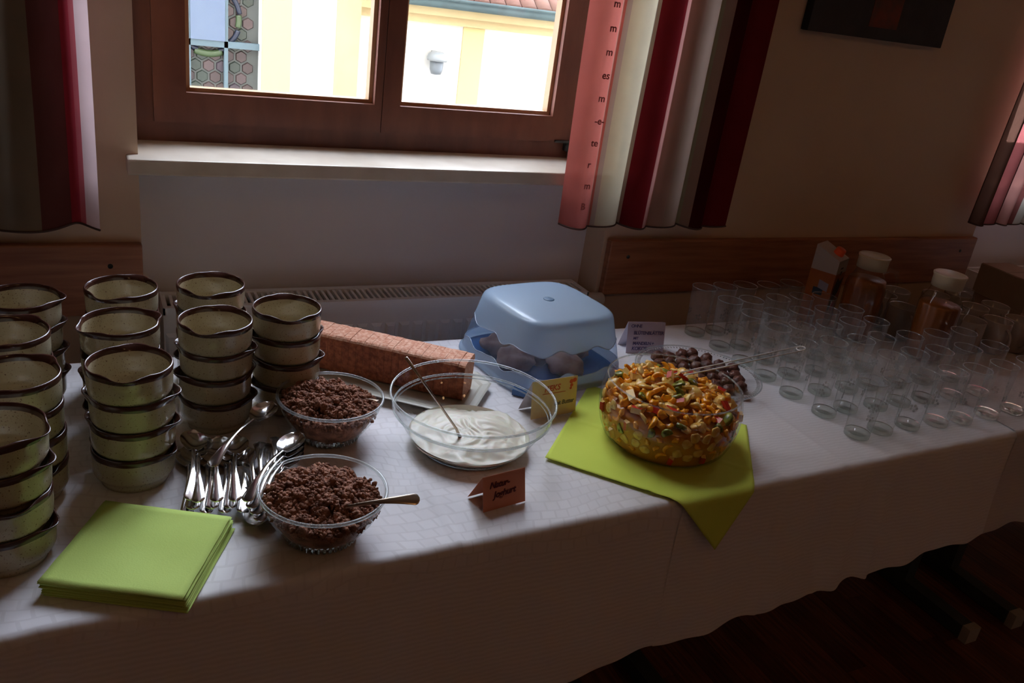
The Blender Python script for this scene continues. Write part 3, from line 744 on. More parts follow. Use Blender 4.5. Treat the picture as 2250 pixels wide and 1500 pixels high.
# ================================================================== GLASS BOWLS
def glass_bowl(prof, rim_r, rim_z, label, loc, rings=(), ribs=None, base=None, mt=M_BOWLG, rr=0.0028):
    r = empty('glass_bowl', loc); tag(r, label, 'bowl')
    b = MB(); b.lathe(prof, 72); b.build('bowl_wall', mt, r)
    t = MB(); t.torus(rim_r, rr, rim_z, 80, 8); t.build('rim', M_RIM, r)
    for (q, z, w_) in rings:
        t = MB(); t.torus(q, w_, z, 80, 6); t.build('ring', M_RIM, r)
    if base:
        br, bh = base; d = MB(); d.lathe([(0.0005, 0), (br, 0), (br + 0.003, bh * 0.5), (br, bh), (0.0005, bh)], 48); d.build('base', M_THICK, r)
    if ribs:
        n, q, z = ribs; g = MB()
        for k in range(n):
            a = 2 * PI * k / n; vs, fs = ell(0.003, 0.003, 0.006, 6, 4)
            g.add(vs, fs, 0, Matrix.Translation((q * math.cos(a), q * math.sin(a), z)))
        g.build('cut_ribs', M_THICK, r)
    return r
crp = [(0.0005, 0.004), (0.042, 0.004), (0.052, 0.010), (0.066, 0.022), (0.080, 0.043), (0.088, 0.062), (0.0925, 0.080)]
C1 = (0.372, 1.330, Z0); C2 = (0.289, 1.046, Z0)
glass_bowl(crp, 0.0925, 0.080, 'clear glass bowl of cocoa crumble, the farther of two', C1, (), (40, 0.053, 0.008), (0.044, 0.005))
glass_bowl(crp, 0.0925, 0.080, 'clear glass bowl of cocoa crumble at the table front edge', C2, (), (40, 0.053, 0.008), (0.044, 0.005))
def granola(loc, seed, label, top):
    rnd = random.Random(seed); g = MB()
    prof = [(0.0005, 0.007), (0.044, 0.008), (0.060, 0.018), (0.073, 0.038), (0.079, 0.054), (0.074, 0.056), (0.05, 0.060), (0.02, 0.066), (0.0005, 0.067)]
    g.lathe(prof, 24)
    lumps = [ell(1, 1, 1, 7, 5, 0.9, 20 + z_) for z_ in range(6)]
    def put(p, s):
        M_ = Matrix.Translation(p) @ Matrix.Rotation(rnd.random() * 6, 4, Vector((rnd.random(), rnd.random(), rnd.random() + 0.1)).normalized()) @ Matrix.Diagonal((s * rnd.uniform(.8, 1.3), s * rnd.uniform(.8, 1.2), s * rnd.uniform(.7, 1.1), 1))
        lump = rnd.choice(lumps); g.add(lump[0], lump[1], 0, M_)
    for k in range(2600):
        a = rnd.random() * 2 * PI; q = 0.085 * math.sqrt(rnd.random())
        hgt = top(q * math.cos(a), q * math.sin(a)) + 0.011 * noise.noise(Vector((q * math.cos(a) * 55, q * math.sin(a) * 45, seed)))
        put((q * math.cos(a), q * math.sin(a), hgt + rnd.uniform(-0.004, 0.004)), rnd.choice((0.0018, 0.0024, 0.003, 0.0042)) * rnd.uniform(0.85, 1.25))
    for k in range(1000):
        a = rnd.random() * 2 * PI; z = rnd.uniform(0.012, 0.060)
        q = 0.042 + (0.0805 - 0.042) * ((z - 0.008) / 0.052) ** 0.62
        put((q * math.cos(a), q * math.sin(a), z + 0.002), rnd.uniform(0.0022, 0.0040))
    o = g.build('crumble', M_GRAN, None, True, loc); tag(o, label, 'crumble', kind='stuff'); return o
granola(C1, 11, 'heap of dark cocoa crumble filling the farther glass bowl', lambda x, y: 0.060 + 0.026 * max(0, 1 - ((x + 0.014) ** 2 + (y - 0.01) ** 2) / 0.0066))
granola(C2, 12, 'heap of dark cocoa crumble filling the nearer glass bowl', lambda x, y: 0.058 + 0.026 * max(0, 1 - ((x + 0.008) ** 2 + (y - 0.012) ** 2) / 0.0066))
def serving_spoon(bx, by, bz, hx, hy, hz, label, rl=0.0):
    o = sp0.copy(); o.data = sp0.data.copy(); o.data.materials[0] = M_SPOON2; COL.objects.link(o); o.name = 'serving_spoon'
    d = Vector((hx - bx, hy - by, hz - bz)); L = d.length
    ang = math.atan2(d.y, d.x); el = math.asin(d.z / L)
    o.rotation_euler = (Matrix.Rotation(ang, 4, 'Z') @ Matrix.Rotation(-el, 4, 'Y') @ Matrix.Rotation(rl, 4, 'X')).to_euler()
    o.location = ((bx + hx) / 2, (by + hy) / 2, (bz + hz) / 2 - 0.012)
    o.scale = (L / 0.198,) * 3
    for k in ('group',):
        if k in o: del o[k]
    tag(o, label, 'spoon'); return o
M_SPOON2 = mat('spoon_steel_warm', (0.50, 0.42, 0.36), 0.22, metal=1.0)
serving_spoon(0.255, 1.030, Z0 + 0.060, 0.413, 0.972, Z0 + 0.098, 'steel spoon stuck in the front crumble, handle pointing right', 0.6)
serving_spoon(0.410, 1.350, Z0 + 0.062, 0.452, 1.300, Z0 + 0.086, 'small spoon tip half buried at the right of the farther crumble')

# yoghurt
YC = (0.610, 1.240, Z0)
glass_bowl([(0.0005, 0.003), (0.086, 0.003), (0.098, 0.010), (0.116, 0.030), (0.130, 0.053), (0.1385, 0.072), (0.1440, 0.0765), (0.1462, 0.080), (0.150, 0.102)], 0.1505, 0.103,
           'large clear glass bowl holding white yoghurt', YC, ((0.1445, 0.0755, 0.0022), (0.1405, 0.0700, 0.0012)), None, (0.088, 0.004), rr=0.0024)
y = MB(); n, m_r = 96, 40; vs = [(0, 0, 0.036)]; fs = []
for j in range(1, m_r + 1):
    q = 0.1120 * j / m_r
    for k in range(n):
        a = 2 * PI * k / n; x_, y_ = q * math.cos(a), q * math.sin(a)
        p = Vector((x_ * 34, y_ * 34, 0)); wv = noise.noise(p + Vector((2.2 * noise.noise(p * 0.6), 3 * noise.noise(p * 0.5 + Vector((4, 0, 0))), 0)))
        z = 0.022 + 0.0060 * (abs(wv) ** 0.8) + 0.009 * noise.noise(Vector((x_ * 13 + 3, y_ * 13, 2)))
        z += 0.013 * max(0, 1 - (q / 0.095) ** 2)
        if j == m_r: z = 0.0245
        z = max(z, 0.014)
        vs.append((x_, y_, z))
for k in range(n): fs.append((0, 1 + k, 1 + (k + 1) % n))
for j in range(m_r - 1):
    for k in range(n):
        a = 1 + j * n; c = a + n; fs.append((a + k, c + k, c + (k + 1) % n, a + (k + 1) % n))
y.add(vs, fs)
y.lathe([(0.1105, 0.0255), (0.104, 0.0175), (0.095, 0.0105), (0.080, 0.0075), (0.0005, 0.0075)][::1], 96)
tag(y.build('yoghurt', M_YOG, None, True, YC), 'thick white yoghurt swirled in the large glass bowl', 'yoghurt', kind='stuff')
s = MB(); s.tube([(0.585, 1.222, Z0 + 0.026), (0.573, 1.222, Z0 + 0.050), (0.537, 1.220, Z0 + 0.100), (0.463, 1.214, Z0 + 0.202)], [0.0036, 0.0022, 0.0019, 0.0026], 8)
s.add(*ell(0.017, 0.014, 0.004, 14, 7), 0, Matrix.Translation((0.590, 1.222, Z0 + 0.024)))
o = s.build('ladle', M_SPOON2); tag(o, 'thin steel ladle standing in the yoghurt', 'ladle')

# ================================================================== FRUIT SALAD
SC = (1.003, 1.173, Z1 + 0.0012); RB = 0.139; zc = 0.076
prof = [(0.0005, 0.0015), (0.095, 0.0015)]
for k in range(0, 19):
    z = 0.010 + (0.124 - 0.010) * k / 18; prof.append((math.sqrt(RB ** 2 - (z - zc) ** 2), z))
prof[1] = (prof[2][0] - 0.012, 0.0015)
glass_bowl(prof, math.sqrt(RB ** 2 - (0.124 - zc) ** 2), 0.125, 'round glass bowl full of fruit salad on a lime napkin', SC, (), None, None, rr=0.0016)
fsal = empty('fruit_salad', SC); tag(fsal, 'orange fruit salad of mandarin, banana, kiwi and apple pieces', 'fruit salad')
g = MB(); pr = [(0.0005, 0.004)]
for k in range(12):
    z = 0.004 + 0.074 * k / 11; pr.append((math.sqrt(RB ** 2 - (z - zc) ** 2) - 0.0065, z))
pr += [(0.09, 0.092), (0.0005, 0.100)]
g.lathe(pr, 64); g.build('juice', M_SYRUP, fsal)
def ftop(x, y): return 0.094 + 0.024 * max(0, 1 - ((x + 0.005) ** 2 + (y - 0.02) ** 2) / 0.0150)
def bm_piece(kind):
    q = MB()
    if kind == 'mandarin':
        vs = []; fs = []; n = 9; m = 6
        for i in range(n + 1):
            t = i / n; a = PI * (0.06 + 0.88 * t); w_ = math.sin(PI * t) ** 0.6 + 0.05
            cx, cy = 0.012 * math.cos(a), 0.012 * math.sin(a) - 0.007
            for k in range(m):
                p = 2 * PI * k / m; rr_ = 0.0048 * w_
                vs.append((cx + rr_ * math.cos(p) * math.cos(a), cy + rr_ * math.cos(p) * math.sin(a), 0.0042 * w_ * math.sin(p)))
        for i in range(n):
            for k in range(m): fs.append((i * m + k, i * m + (k + 1) % m, (i + 1) * m + (k + 1) % m, (i + 1) * m + k))
        q.add(vs, fs); return q.build('mandarin_segment', FRUIT['mandarin'], fsal)
    def lump(q, f=0.16, seed=1):
        q.v = [tuple(Vector(v) + Vector((noise.noise(Vector(v) * 130 + Vector((seed, 0, 0))), noise.noise(Vector(v) * 130 + Vector((0, seed, 0))), noise.noise(Vector(v) * 130 + Vector((0, 0, seed))))) * 0.0028) for v in q.v]
    if kind == 'mango':
        q.add(*ell(0.0085, 0.0060, 0.0055, 12, 8, 0.5, 3)); lump(q, seed=8); return q.build('mandarin_chunk', FRUIT['mandarin'], fsal)
    if kind == 'banana':
        q.lathe([(0.0004, -0.003), (0.009, -0.003), (0.0108, -0.001), (0.0108, 0.001), (0.009, 0.003), (0.0004, 0.003)], 14); lump(q, seed=3); return q.build('banana_slice', FRUIT['banana'], fsal)
    if kind == 'kiwi':
        q.lathe([(0.0004, -0.0035), (0.010, -0.0035), (0.012, 0), (0.010, 0.0035), (0.0004, 0.0035)], 10)
        q.v = [(max(v[0], -0.002), v[1], v[2]) for v in q.v]; return q.build('kiwi_piece', FRUIT['kiwi'], fsal)
    if kind == 'apple':
        q.add([(-0.010, -0.005, 0), (0.010, -0.005, 0), (0.012, 0.006, 0.001), (-0.012, 0.006, 0.001), (-0.008, -0.002, 0.010), (0.008, -0.002, 0.010), (0.010, 0.007, 0.006), (-0.010, 0.007, 0.006)],
              [(3, 2, 1, 0), (0, 1, 5, 4), (1, 2, 6, 5), (3, 0, 4, 7), (4, 5, 6, 7)], 0)
        q.add([(0.012, 0.006, 0.001), (-0.012, 0.006, 0.001), (0.010, 0.007, 0.006), (-0.010, 0.007, 0.006)], [(1, 0, 2, 3)], 1)
        q.mi[-2] = 1
        return q.build('apple_piece', [FRUIT['apple'], FRUIT['peel']], fsal, False)
protos = {k: bm_piece(k) for k in ('mandarin', 'mango', 'banana', 'kiwi', 'apple')}
rnd = random.Random(5); pts = []
tries = 0
while len(pts) < 185 and tries < 20000:
    tries += 1; a = rnd.random() * 2 * PI; q = 0.121 * math.sqrt(rnd.random()); x_, y_ = q * math.cos(a), q * math.sin(a)
    z_ = ftop(x_, y_) + rnd.uniform(-0.003, 0.006) - (0.006 if q > 0.11 else 0)
    if all((x_ - p[0]) ** 2 + (y_ - p[1]) ** 2 + (z_ - p[2]) ** 2 > 0.0122 ** 2 for p in pts): pts.append((x_, y_, z_, None))
ntop = len(pts); tries = 0
while len(pts) < ntop + 95 and tries < 20000:
    tries += 1; a = rnd.uniform(PI * 0.80, PI * 2.02); z_ = rnd.uniform(0.022, 0.088)
    q = math.sqrt(RB ** 2 - (z_ - zc) ** 2) - 0.0072; x_, y_ = q * math.cos(a), q * math.sin(a)
    if all((x_ - p[0]) ** 2 + (y_ - p[1]) ** 2 + (z_ - p[2]) ** 2 > 0.0185 ** 2 for p in pts): pts.append((x_, y_, z_, a))
used = set()
for (x_, y_, z_, a) in pts:
    k = rnd.choices(('mandarin', 'mango', 'banana', 'kiwi', 'apple'), (0.24, 0.26, 0.31, 0.08, 0.11) if a is None else (0.12, 0.30, 0.40, 0.10, 0.08))[0]
    if k not in used: o = protos[k]; used.add(k)
    else: o = protos[k].copy(); COL.objects.link(o)
    o.location = (x_, y_, z_)
    if a is None: o.rotation_euler = (rnd.uniform(-0.9, 0.9), rnd.uniform(-0.7, 0.7), rnd.random() * 6.28)
    else:
        o.rotation_euler = (Matrix.Rotation(a, 4, 'Z') @ Matrix.Rotation(PI / 2 - (z_ - zc) / RB, 4, 'Y') @ Matrix.Rotation(rnd.random() * 6, 4, 'Z')).to_euler()
        o.scale = (0.95, 0.95, 0.8)
    if a is None: sc_ = rnd.uniform(0.9, 1.4); o.scale = (sc_,) * 3
# salad ladle of clear plastic
lad = empty('salad_ladle', (0.978, 1.217, Z1 + 0.112)); tag(lad, 'clear plastic ladle resting in the fruit salad, handle to the right', 'ladle')
q = MB(); q.lathe([(0.0005, -0.016), (0.016, -0.014), (0.026, -0.004), (0.031, 0.010)], 32); q.torus(0.031, 0.0011, 0.010, 40, 6); q.build('cup', M_PLASTIC, lad)
p0 = Vector((0.022, -0.012, 0.008)); p1 = Vector((0.282, -0.085, 0.086)); d = (p1 - p0).normalized(); sd = d.cross(Vector((0, 0, 1))).normalized()
h = MB(); wdt = 0.0095
h.add([tuple(p0 + sd * wdt * 0.7), tuple(p1 + sd * wdt), tuple(p1 - sd * wdt), tuple(p0 - sd * wdt * 0.7)], [(0, 1, 2, 3)]); h.build('handle', M_PLASTIC, lad, False)
for sg in (1, -1):
    h = MB(); h.tube([tuple(p0 + sd * wdt * 0.7 * sg), tuple(p1 + sd * wdt * sg)], 0.0013, 6); h.build('handle_ridge', M_RIDGE, lad)
h = MB(); ring = []
for k in range(17):
    a = PI * 2 * k / 16; ring.append(tuple(p1 + d * (0.004 + 0.0085 * math.cos(a)) + sd * (0.0085 * math.sin(a))))
h.tube(ring, 0.0012, 6, cap=False); h.build('hanging_ring', M_RIDGE, lad)

# lime napkin under the salad bowl
P_L, P_B, P_R, P_T = Vector((0.731, 1.161)), Vector((0.972, 1.415)), Vector((1.225, 1.180)), Vector((0.995, 0.868))
def lime(du, layer):
    n = 60; q = MB(); vs = []
    for j in range(n + 1):
        for i in range(n + 1):
            u, v = i / n, j / n
            p = P_L * (1 - u) * (1 - v) + P_T * u * (1 - v) + P_B * (1 - u) * v + P_R * u * v
            cr_ = 0.0016 * math.exp(-((u - 0.5) / 0.012) ** 2) + 0.0016 * math.exp(-((v - 0.5) / 0.012) ** 2)
            z = Z1 + 0.0006 + layer + cr_ + 0.0006 * noise.noise(Vector((u * 7, v * 7, 3)))
            ye = Yf(p.x) - 0.006
            if p.y < ye + 0.010:
                ov = ye + 0.010 - p.y
                if ov < 0.014: yy = p.y + 0.0; z -= ov * ov * 28; yy = p.y
                else: yy = ye - 0.005 - 0.15 * (ov - 0.014); z -= 0.0055 + (ov - 0.014)
                vs.append((p.x, yy, z))
            else:
                edge = max(0, 1 - min(u, v, 1 - u, 1 - v) / 0.06)
                vs.append((p.x, p.y, z + 0.0014 * edge * (0.5 + noise.noise(Vector((u * 9, v * 9, 1))))))
    fs = []
    for j in range(n):
        for i in range(n):
            a = j * (n + 1) + i; fs.append((a, a + 1, a + n + 2, a + n + 1))
    q.add(vs, fs); return q
o = lime(0, 0).build('paper_napkin', M_NAP2); o.name = 'paper_napkin'
tag(o, 'unfolded lime green paper napkin under the fruit salad, corner hanging over the edge', 'napkin')
sm = o.modifiers.new('solid', 'SOLIDIFY'); sm.thickness = 0.0006; sm.offset = 1

# ================================================================== CHOCOLATES ON GLASS PLATE
PC = (1.250, 1.392, Z1)
pl = empty('glass_plate', PC); tag(pl, 'round clear glass plate with rippled rim under the chocolate balls', 'plate')
q = MB(); q.lathe([(0.0005, 0.006), (0.090, 0.006), (0.112, 0.009), (0.132, 0.019), (0.146, 0.024)], 72, 0, None, lambda p, t: (p[0], p[1], p[2])); q.build('plate_dish', M_BOWLG, pl)
q = MB(); q.torus(0.146, 0.0018, 0.024, 80, 6); q.build('rim', M_RIM, pl)
q = MB(); q.torus(0.086, 0.0030, 0.003, 64, 6); q.build('foot_ring', M_THICK, pl)
q = MB()
for k in range(110):
    a = 2 * PI * k / 110; q.add(*ell(0.0045, 0.0013, 0.0012, 6, 4), 0, Matrix.Rotation(a, 4, 'Z') @ Matrix.Translation((0.1385, 0, 0.0222)))
q.build('rim_ribs', M_THICK, pl)
cb = []
for v in range(3): 
    vs, fs = ell(0.0150, 0.0150, 0.0135, 18, 12, 0.22, v + 2); q = MB(); q.add(vs, fs); cb.append(q)
meshes = []; rnd = random.Random(3); cnt = 0; cells = []
for j in range(-4, 5):
    for i in range(-4, 5):
        x_ = (i + 0.5 * (j % 2)) * 0.0345; y_ = j * 0.0305
        if math.hypot(x_, y_) < 0.118: cells.append((x_, y_))
cells.sort(key=lambda c: -c[1])
rowname = {}
for x_, y_ in cells:
    x_ += rnd.uniform(-1, 1) * 0.0018; y_ += rnd.uniform(-1, 1) * 0.0018
    rr_ = math.hypot(x_, y_); k = cnt % 3
    if cnt < 3: o = cb[k].build('chocolate_ball', M_CHOC); meshes.append(o.data)
    else: o = bpy.data.objects.new('chocolate_ball', meshes[k]); COL.objects.link(o)
    lift_ = 0.0 if rr_ < 0.092 else 0.0035 + (0.006 if rr_ > 0.112 else 0)
    o.location = (PC[0] + x_, PC[1] + y_, PC[2] + 0.0195 + lift_); o.rotation_euler = (rnd.random() * 0.6, rnd.random() * 0.6, rnd.random() * 6); cnt += 1
    rowi = round((y_) / 0.0305); mates = sorted(c_[0] for c_ in cells if round(c_[1] / 0.0305) == rowi); ci = min(range(len(mates)), key=lambda q_: abs(mates[q_] - x_))
    tag(o, 'chocolate ball, %s from left, %s row on the glass plate' % (('first', 'second', 'third', 'fourth', 'fifth', 'sixth', 'seventh', 'eighth')[ci], ('rearmost', 'second rearmost', 'third from the back', 'middle', 'third from the front', 'second front', 'front')[max(0, min(6, 3 - rowi))]), 'chocolate', 'chocolate balls on the glass plate')

# ================================================================== CAKE LOAF
LA = math.atan2(-0.165, 0.206); 
u_ = Vector((math.cos(LA), math.sin(LA), 0)); v_ = Vector((-math.sin(LA), math.cos(LA), 0))
LEN = 0.40; end = Vector((0.672, 1.408, 0)); cen = end - u_ * (LEN / 2) + v_ * 0.010
plt = empty('serving_plate', (cen.x - 0.006, cen.y + 0.004, Z0), LA); tag(plt, 'long grey-beige stoneware plate with clipped corners under the cake loaf', 'plate')
def clipped(hx, hy, c, z): return [(hx - c, -hy, z), (hx, -hy + c, z), (hx, hy - c, z), (hx - c, hy, z), (-hx + c, hy, z), (-hx, hy - c, z), (-hx, -hy + c, z), (-hx + c, -hy, z)]
lv = [(0.190, 0.062, 0.020, 0.0), (0.205, 0.074, 0.030, 0.0035), (0.235, 0.096, 0.040, 0.012), (0.243, 0.103, 0.042, 0.0135), (0.244, 0.104, 0.042, 0.0155), (0.240, 0.100, 0.041, 0.0165), (0.228, 0.090, 0.038, 0.0145), (0.222, 0.084, 0.036, 0.0115), (0.214, 0.078, 0.032, 0.0100), (0.200, 0.068, 0.026, 0.0055)]
vs = []; fs = []
for a in lv: vs += clipped(*a)
for i in range(len(lv) - 1):
    for k in range(8): fs.append((i * 8 + k, i * 8 + (k + 1) % 8, (i + 1) * 8 + (k + 1) % 8, (i + 1) * 8 + k))
fs.append(tuple(range(8))[::-1]); fs.append(tuple((len(lv) - 1) * 8 + k for k in range(8)))
q = MB(); q.add(vs, fs); q.build('plate_body', M_PLATE, plt, False)
loaf = empty('cake_loaf', (cen.x, cen.y, Z0 + 0.006), LA); tag(loaf, 'long reddish brown cake loaf cut into slices on the stoneware plate', 'cake')
NS = 26; sl = LEN / NS
for k in range(NS):
    q = MB(); n = 22; ring = []; hw, hh = 0.0385, 0.0425
    for j in range(n):
        t = 2 * PI * j / n; cx_, sz_ = math.cos(t), math.sin(t)
        e = 0.30; X = hw * math.copysign(abs(cx_) ** e, cx_); Zz = hh + hh * math.copysign(abs(sz_) ** e, sz_)
        X *= 0.92 + 0.08 * (Zz / (2 * hh)) ; f = 1 + 0.018 * noise.noise(Vector((X * 60, Zz * 60, k * 0.9)))
        ring.append((X * f, Zz * f))
    x0 = -LEN / 2 + k * sl; gap = 0.00010
    vs = []
    for xx, sh in ((x0 + gap, 0.990), (x0 + 0.0006, 1.0), (x0 + sl - 0.0006, 1.0), (x0 + sl - gap, 0.990)):
        vs += [(xx, X * sh, max(0, hh + (Zz - hh) * sh + 0.0002 * math.sin(k * 2.4))) for X, Zz in ring]
    fs = []; mi = []
    for i in range(3):
        for j in range(n):
            a, c = i * n + j, i * n + (j + 1) % n; fs.append((a, a + n, c + n, c))
            mi.append(0 if (vs[a][2] > 0.080 or vs[c][2] > 0.080) else 1)
    fs.append(tuple(range(n))); fs.append(tuple(3 * n + j for j in range(n))[::-1]); mi += [0, 0]
    q.v = vs; q.f = fs; q.mi = mi
    q.build('slice', [M_LOAF_A, M_LOAF_B], loaf, False)

# ================================================================== BLUE CAKE BOX
DB = (0.920, 1.556, Z0); DR = R(8)
def rsq(h, t, e): 
    c, s_ = math.cos(t), math.sin(t); p = 2 / e; r_ = h / (abs(c) ** p + abs(s_) ** p) ** (1 / p); return r_ * c, r_ * s_
def loft(levels, n=96):
    vs = []; fs = []
    for (h, z, e) in levels:
        for k in range(n):
            x_, y_ = rsq(h, 2 * PI * k / n, e); vs.append((x_, y_, z))
    for i in range(len(levels) - 1):
        for k in range(n): fs.append((i * n + k, i * n + (k + 1) % n, (i + 1) * n + (k + 1) % n, (i + 1) * n + k))
    return vs, fs
box_ = empty('cake_box', DB, DR); tag(box_, 'translucent light blue domed plastic box with dark blue tray, holding rolls', 'cake box')
q = MB(); q.add(*loft([(0.001, 0.002, .5), (0.140, 0.002, .5), (0.148, 0.0, .5), (0.150, 0.006, .5), (0.152, 0.010, .5), (0.150, 0.013, .5), (0.146, 0.012, .5), (0.001, 0.012, .5)])); q.build('tray', M_BLUE_BASE, box_)
for a in (PI * 1.25, PI * 1.75):
    x_, y_ = 0.148 * math.sqrt(2) * 0.86 * math.cos(a), 0.148 * math.sqrt(2) * 0.86 * math.sin(a)
    q = MB(); q.box(-0.012, 0.020, -0.024, 0.024, 0.001, 0.013); o = q.build('latch', M_BLUE_BASE, box_, False); o.location = (x_, y_, 0); o.rotation_euler = (0, 0, a)
n = 160
def wav(t): return 0.0050 * math.sin(10 * t + 0.6) + 0.0022 * math.sin(17 * t + 1)
def dome_h(z): return 0.156 - 0.030 * (z - 0.004) / 0.134
def zlow(t): return 0.036 + wav(t)
def zhigh(t): return 0.086 + wav(t + 0.15)
def ringof(hfn, zfn, e): return [(rsq(hfn(zfn(2 * PI * k / n)), 2 * PI * k / n, e) + (zfn(2 * PI * k / n),)) for k in range(n)]
rings = [[rsq(0.159, 2 * PI * k / n, 0.46) + (0.004,) for k in range(n)], [rsq(0.158, 2 * PI * k / n, 0.46) + (0.011,) for k in range(n)]]
mats_ = [0]
def addr(r_, mi_): rings.append(r_); mats_.append(mi_)
for q_ in range(0, 6): addr(ringof(dome_h, lambda t: 0.012 + (zlow(t) - 0.012) * q_ / 5, 0.47), 0)
for q_ in range(1, 6): addr(ringof(dome_h, lambda t: zlow(t) + (zhigh(t) - zlow(t)) * q_ / 5, 0.47), 1)
for q_ in range(1, 6): addr(ringof(dome_h, lambda t: zhigh(t) + (0.136 - zhigh(t)) * q_ / 5, 0.48), 0)
for h_, z_ in ((0.1255, 0.140), (0.1235, 0.1445), (0.1200, 0.1480), (0.1155, 0.1502), (0.110, 0.1514), (0.100, 0.1520), (0.06, 0.1536), (0.02, 0.1544), (0.001, 0.1545)):
    addr([rsq(h_, 2 * PI * k / n, 0.49 if h_ > .05 else .7) + (z_,) for k in range(n)], 0)
q = MB(); q.v = [p for r_ in rings for p in r_]
for i in range(len(rings) - 1):
    for k in range(n): q.f.append((i * n + k, i * n + (k + 1) % n, (i + 1) * n + (k + 1) % n, (i + 1) * n + k)); q.mi.append(mats_[i])
q.build('dome_lid', [M_DOME, M_DOMEC], box_)
M_WHL = mat('wavy_ridge', (0.42, 0.52, 0.66), 0.15, coat=0.8)
for zfn in (zlow, zhigh):
    q = MB(); pts = []
    for k in range(n + 1):
        t = 2 * PI * k / n; z = zfn(t); x_, y_ = rsq(dome_h(z) + 0.0004, t, 0.47); pts.append((x_, y_, z))
    q.tube(pts, 0.0009, 5, cap=False); q.build('wavy_ridge', M_WHL, box_)
q = MB(); q.lathe([(0.001, 0.1562), (0.010, 0.1562), (0.0125, 0.1552), (0.0130, 0.1540)], 24); q.build('lid_button', mat('button_grey_blue', (0.10, 0.18, 0.28), 0.5), box_)
rolls = [(-0.085, 0.045, 0.0, 'left'), (-0.090, -0.030, 0.0, 'l2'), (-0.025, -0.020, 0.0, 'mid'), (0.030, 0.045, 0, 'b'), (0.060, -0.030, 0.0, 'r'), (0.085, 0.050, 0.0, 'rb'), (-0.030, 0.070, 0.0, 'bb'), (0.000, -0.085, 0, 'f'), (-0.06, 0.02, 0.036, 't'), (0.045, -0.005, 0.036, 't2')]
wh = ['left rear corner', 'left side', 'middle', 'rear middle', 'right front', 'right rear corner', 'back wall', 'front wall', 'upper layer at left', 'upper layer at right']
for k, (x_, y_, z_, _) in enumerate(rolls):
    vs, fs = ell(0.044, 0.034, 0.026, 22, 14, 0.38, k)
    p = Matrix.Rotation(DR, 4, 'Z') @ Vector((x_, y_, 0)); q = MB(); q.add(vs, fs)
    o = q.build('bread_roll', M_ROLL, None, True, (DB[0] + p.x, DB[1] + p.y, DB[2] + 0.034 + z_), rnd.random() * 3)
    tag(o, 'floury brown roll inside the blue box, ' + wh[k], 'bread roll', 'rolls inside the blue cake box')

# ================================================================== CARDS
def tent(name, p0, p1, h, lean, mt, label, back=0.035):
    p0 = Vector(p0); p1 = Vector(p1); d = (p1 - p0); L = d.length; a = math.atan2(d.y, d.x)
    r = empty(name, ((p0.x + p1.x) / 2, (p0.y + p1.y) / 2, Z0 + 0.0005), a); tag(r, label, 'card', None)
    q = MB(); t = 0.0004
    q.add([(-L / 2, 0, 0), (L / 2, 0, 0), (L / 2, lean, h), (-L / 2, lean, h), (-L / 2, t, 0), (L / 2, t, 0), (L / 2, lean + t, h), (-L / 2, lean + t, h)], [(0, 1, 2, 3), (5, 4, 7, 6), (0, 3, 7, 4), (1, 5, 6, 2), (3, 2, 6, 7), (0, 4, 5, 1)])
    q.build('front_face', mt, r, False)
    q = MB(); s_ = lean + back
    q.add([(-L / 2, s_, 0), (L / 2, s_, 0), (L / 2, lean + t, h), (-L / 2, lean + t, h), (-L / 2, s_ + t, 0), (L / 2, s_ + t, 0), (L / 2, lean + 2 * t, h), (-L / 2, lean + 2 * t, h)], [(0, 1, 2, 3), (5, 4, 7, 6), (0, 3, 7, 4), (1, 5, 6, 2), (0, 4, 5, 1)])
    q.build('back_face', M_PAPER if mt is not M_CARD_O else mt, r, False)
    rot = (math.atan2(h, lean), 0, 0)
    def onface(s, size, x, z, ink, tilt=0.0, shear=0.25, sp_=1.0):
        f = z / h; o = textobj('lettering', s, size, ink, r, (x, lean * f - 0.0006, z), (0, 0, 0), shear, sp_)
        o.rotation_euler = (Matrix.Rotation(rot[0], 4, 'X') @ Matrix.Rotation(tilt, 4, 'Z')).to_euler(); return o
    return r, onface
r, T = tent('name_card', (0.551, 1.033), (0.634, 1.046), 0.058, 0.014, M_CARD_O, 'small orange folded card reading Natur-Joghurt before the yoghurt bowl')
for dx_, dz_ in ((0, 0), (0.0004, 0.0003)):
    T('Natur-', 0.0150, -0.030 + dx_, 0.0365 + dz_, M_INK_R, 0.02, 0.35, 0.95); T('Joghurt', 0.0155, -0.022 + dx_, 0.0195 + dz_, M_INK_R, 0.06, 0.30, 0.95)
r, T = tent('name_card', (0.772, 1.303), (0.882, 1.315), 0.078, 0.012, M_CARD_Y, 'yellow folded card with red and grey handwriting behind the yoghurt bowl')
T('KEKS', 0.017, -0.026, 0.053, M_INK_O, 0.05, 0.2); T('mit Butter', 0.013, 0.000, 0.022, M_INK_G, 0.03, 0.2, 0.9)
q = MB(); q.box(-0.03, 0.026, -0.0004, 0.0, 0, 0.0012); o = q.build('underline', M_INK_O, r, False); o.location = (0, 0.0068, 0.0485)
q = MB()
for (ax, az, s_) in ((0.040, 0.068, 0.005), (0.048, 0.070, 0.005), (0.041, 0.060, 0.004), (0.039, 0.054, 0.003)):
    q.add(*ell(s_, 0.0006, s_, 10, 6), 0, Matrix.Translation((ax, 0.012 * az / 0.078 - 0.0006, az)))
q.build('flower_doodle', M_INK_O, r, False)
r, T = tent('name_card', (1.163, 1.562), (1.262, 1.545), 0.076, 0.018, M_CARD_L, 'lilac folded card with blue handwriting between box and glasses')
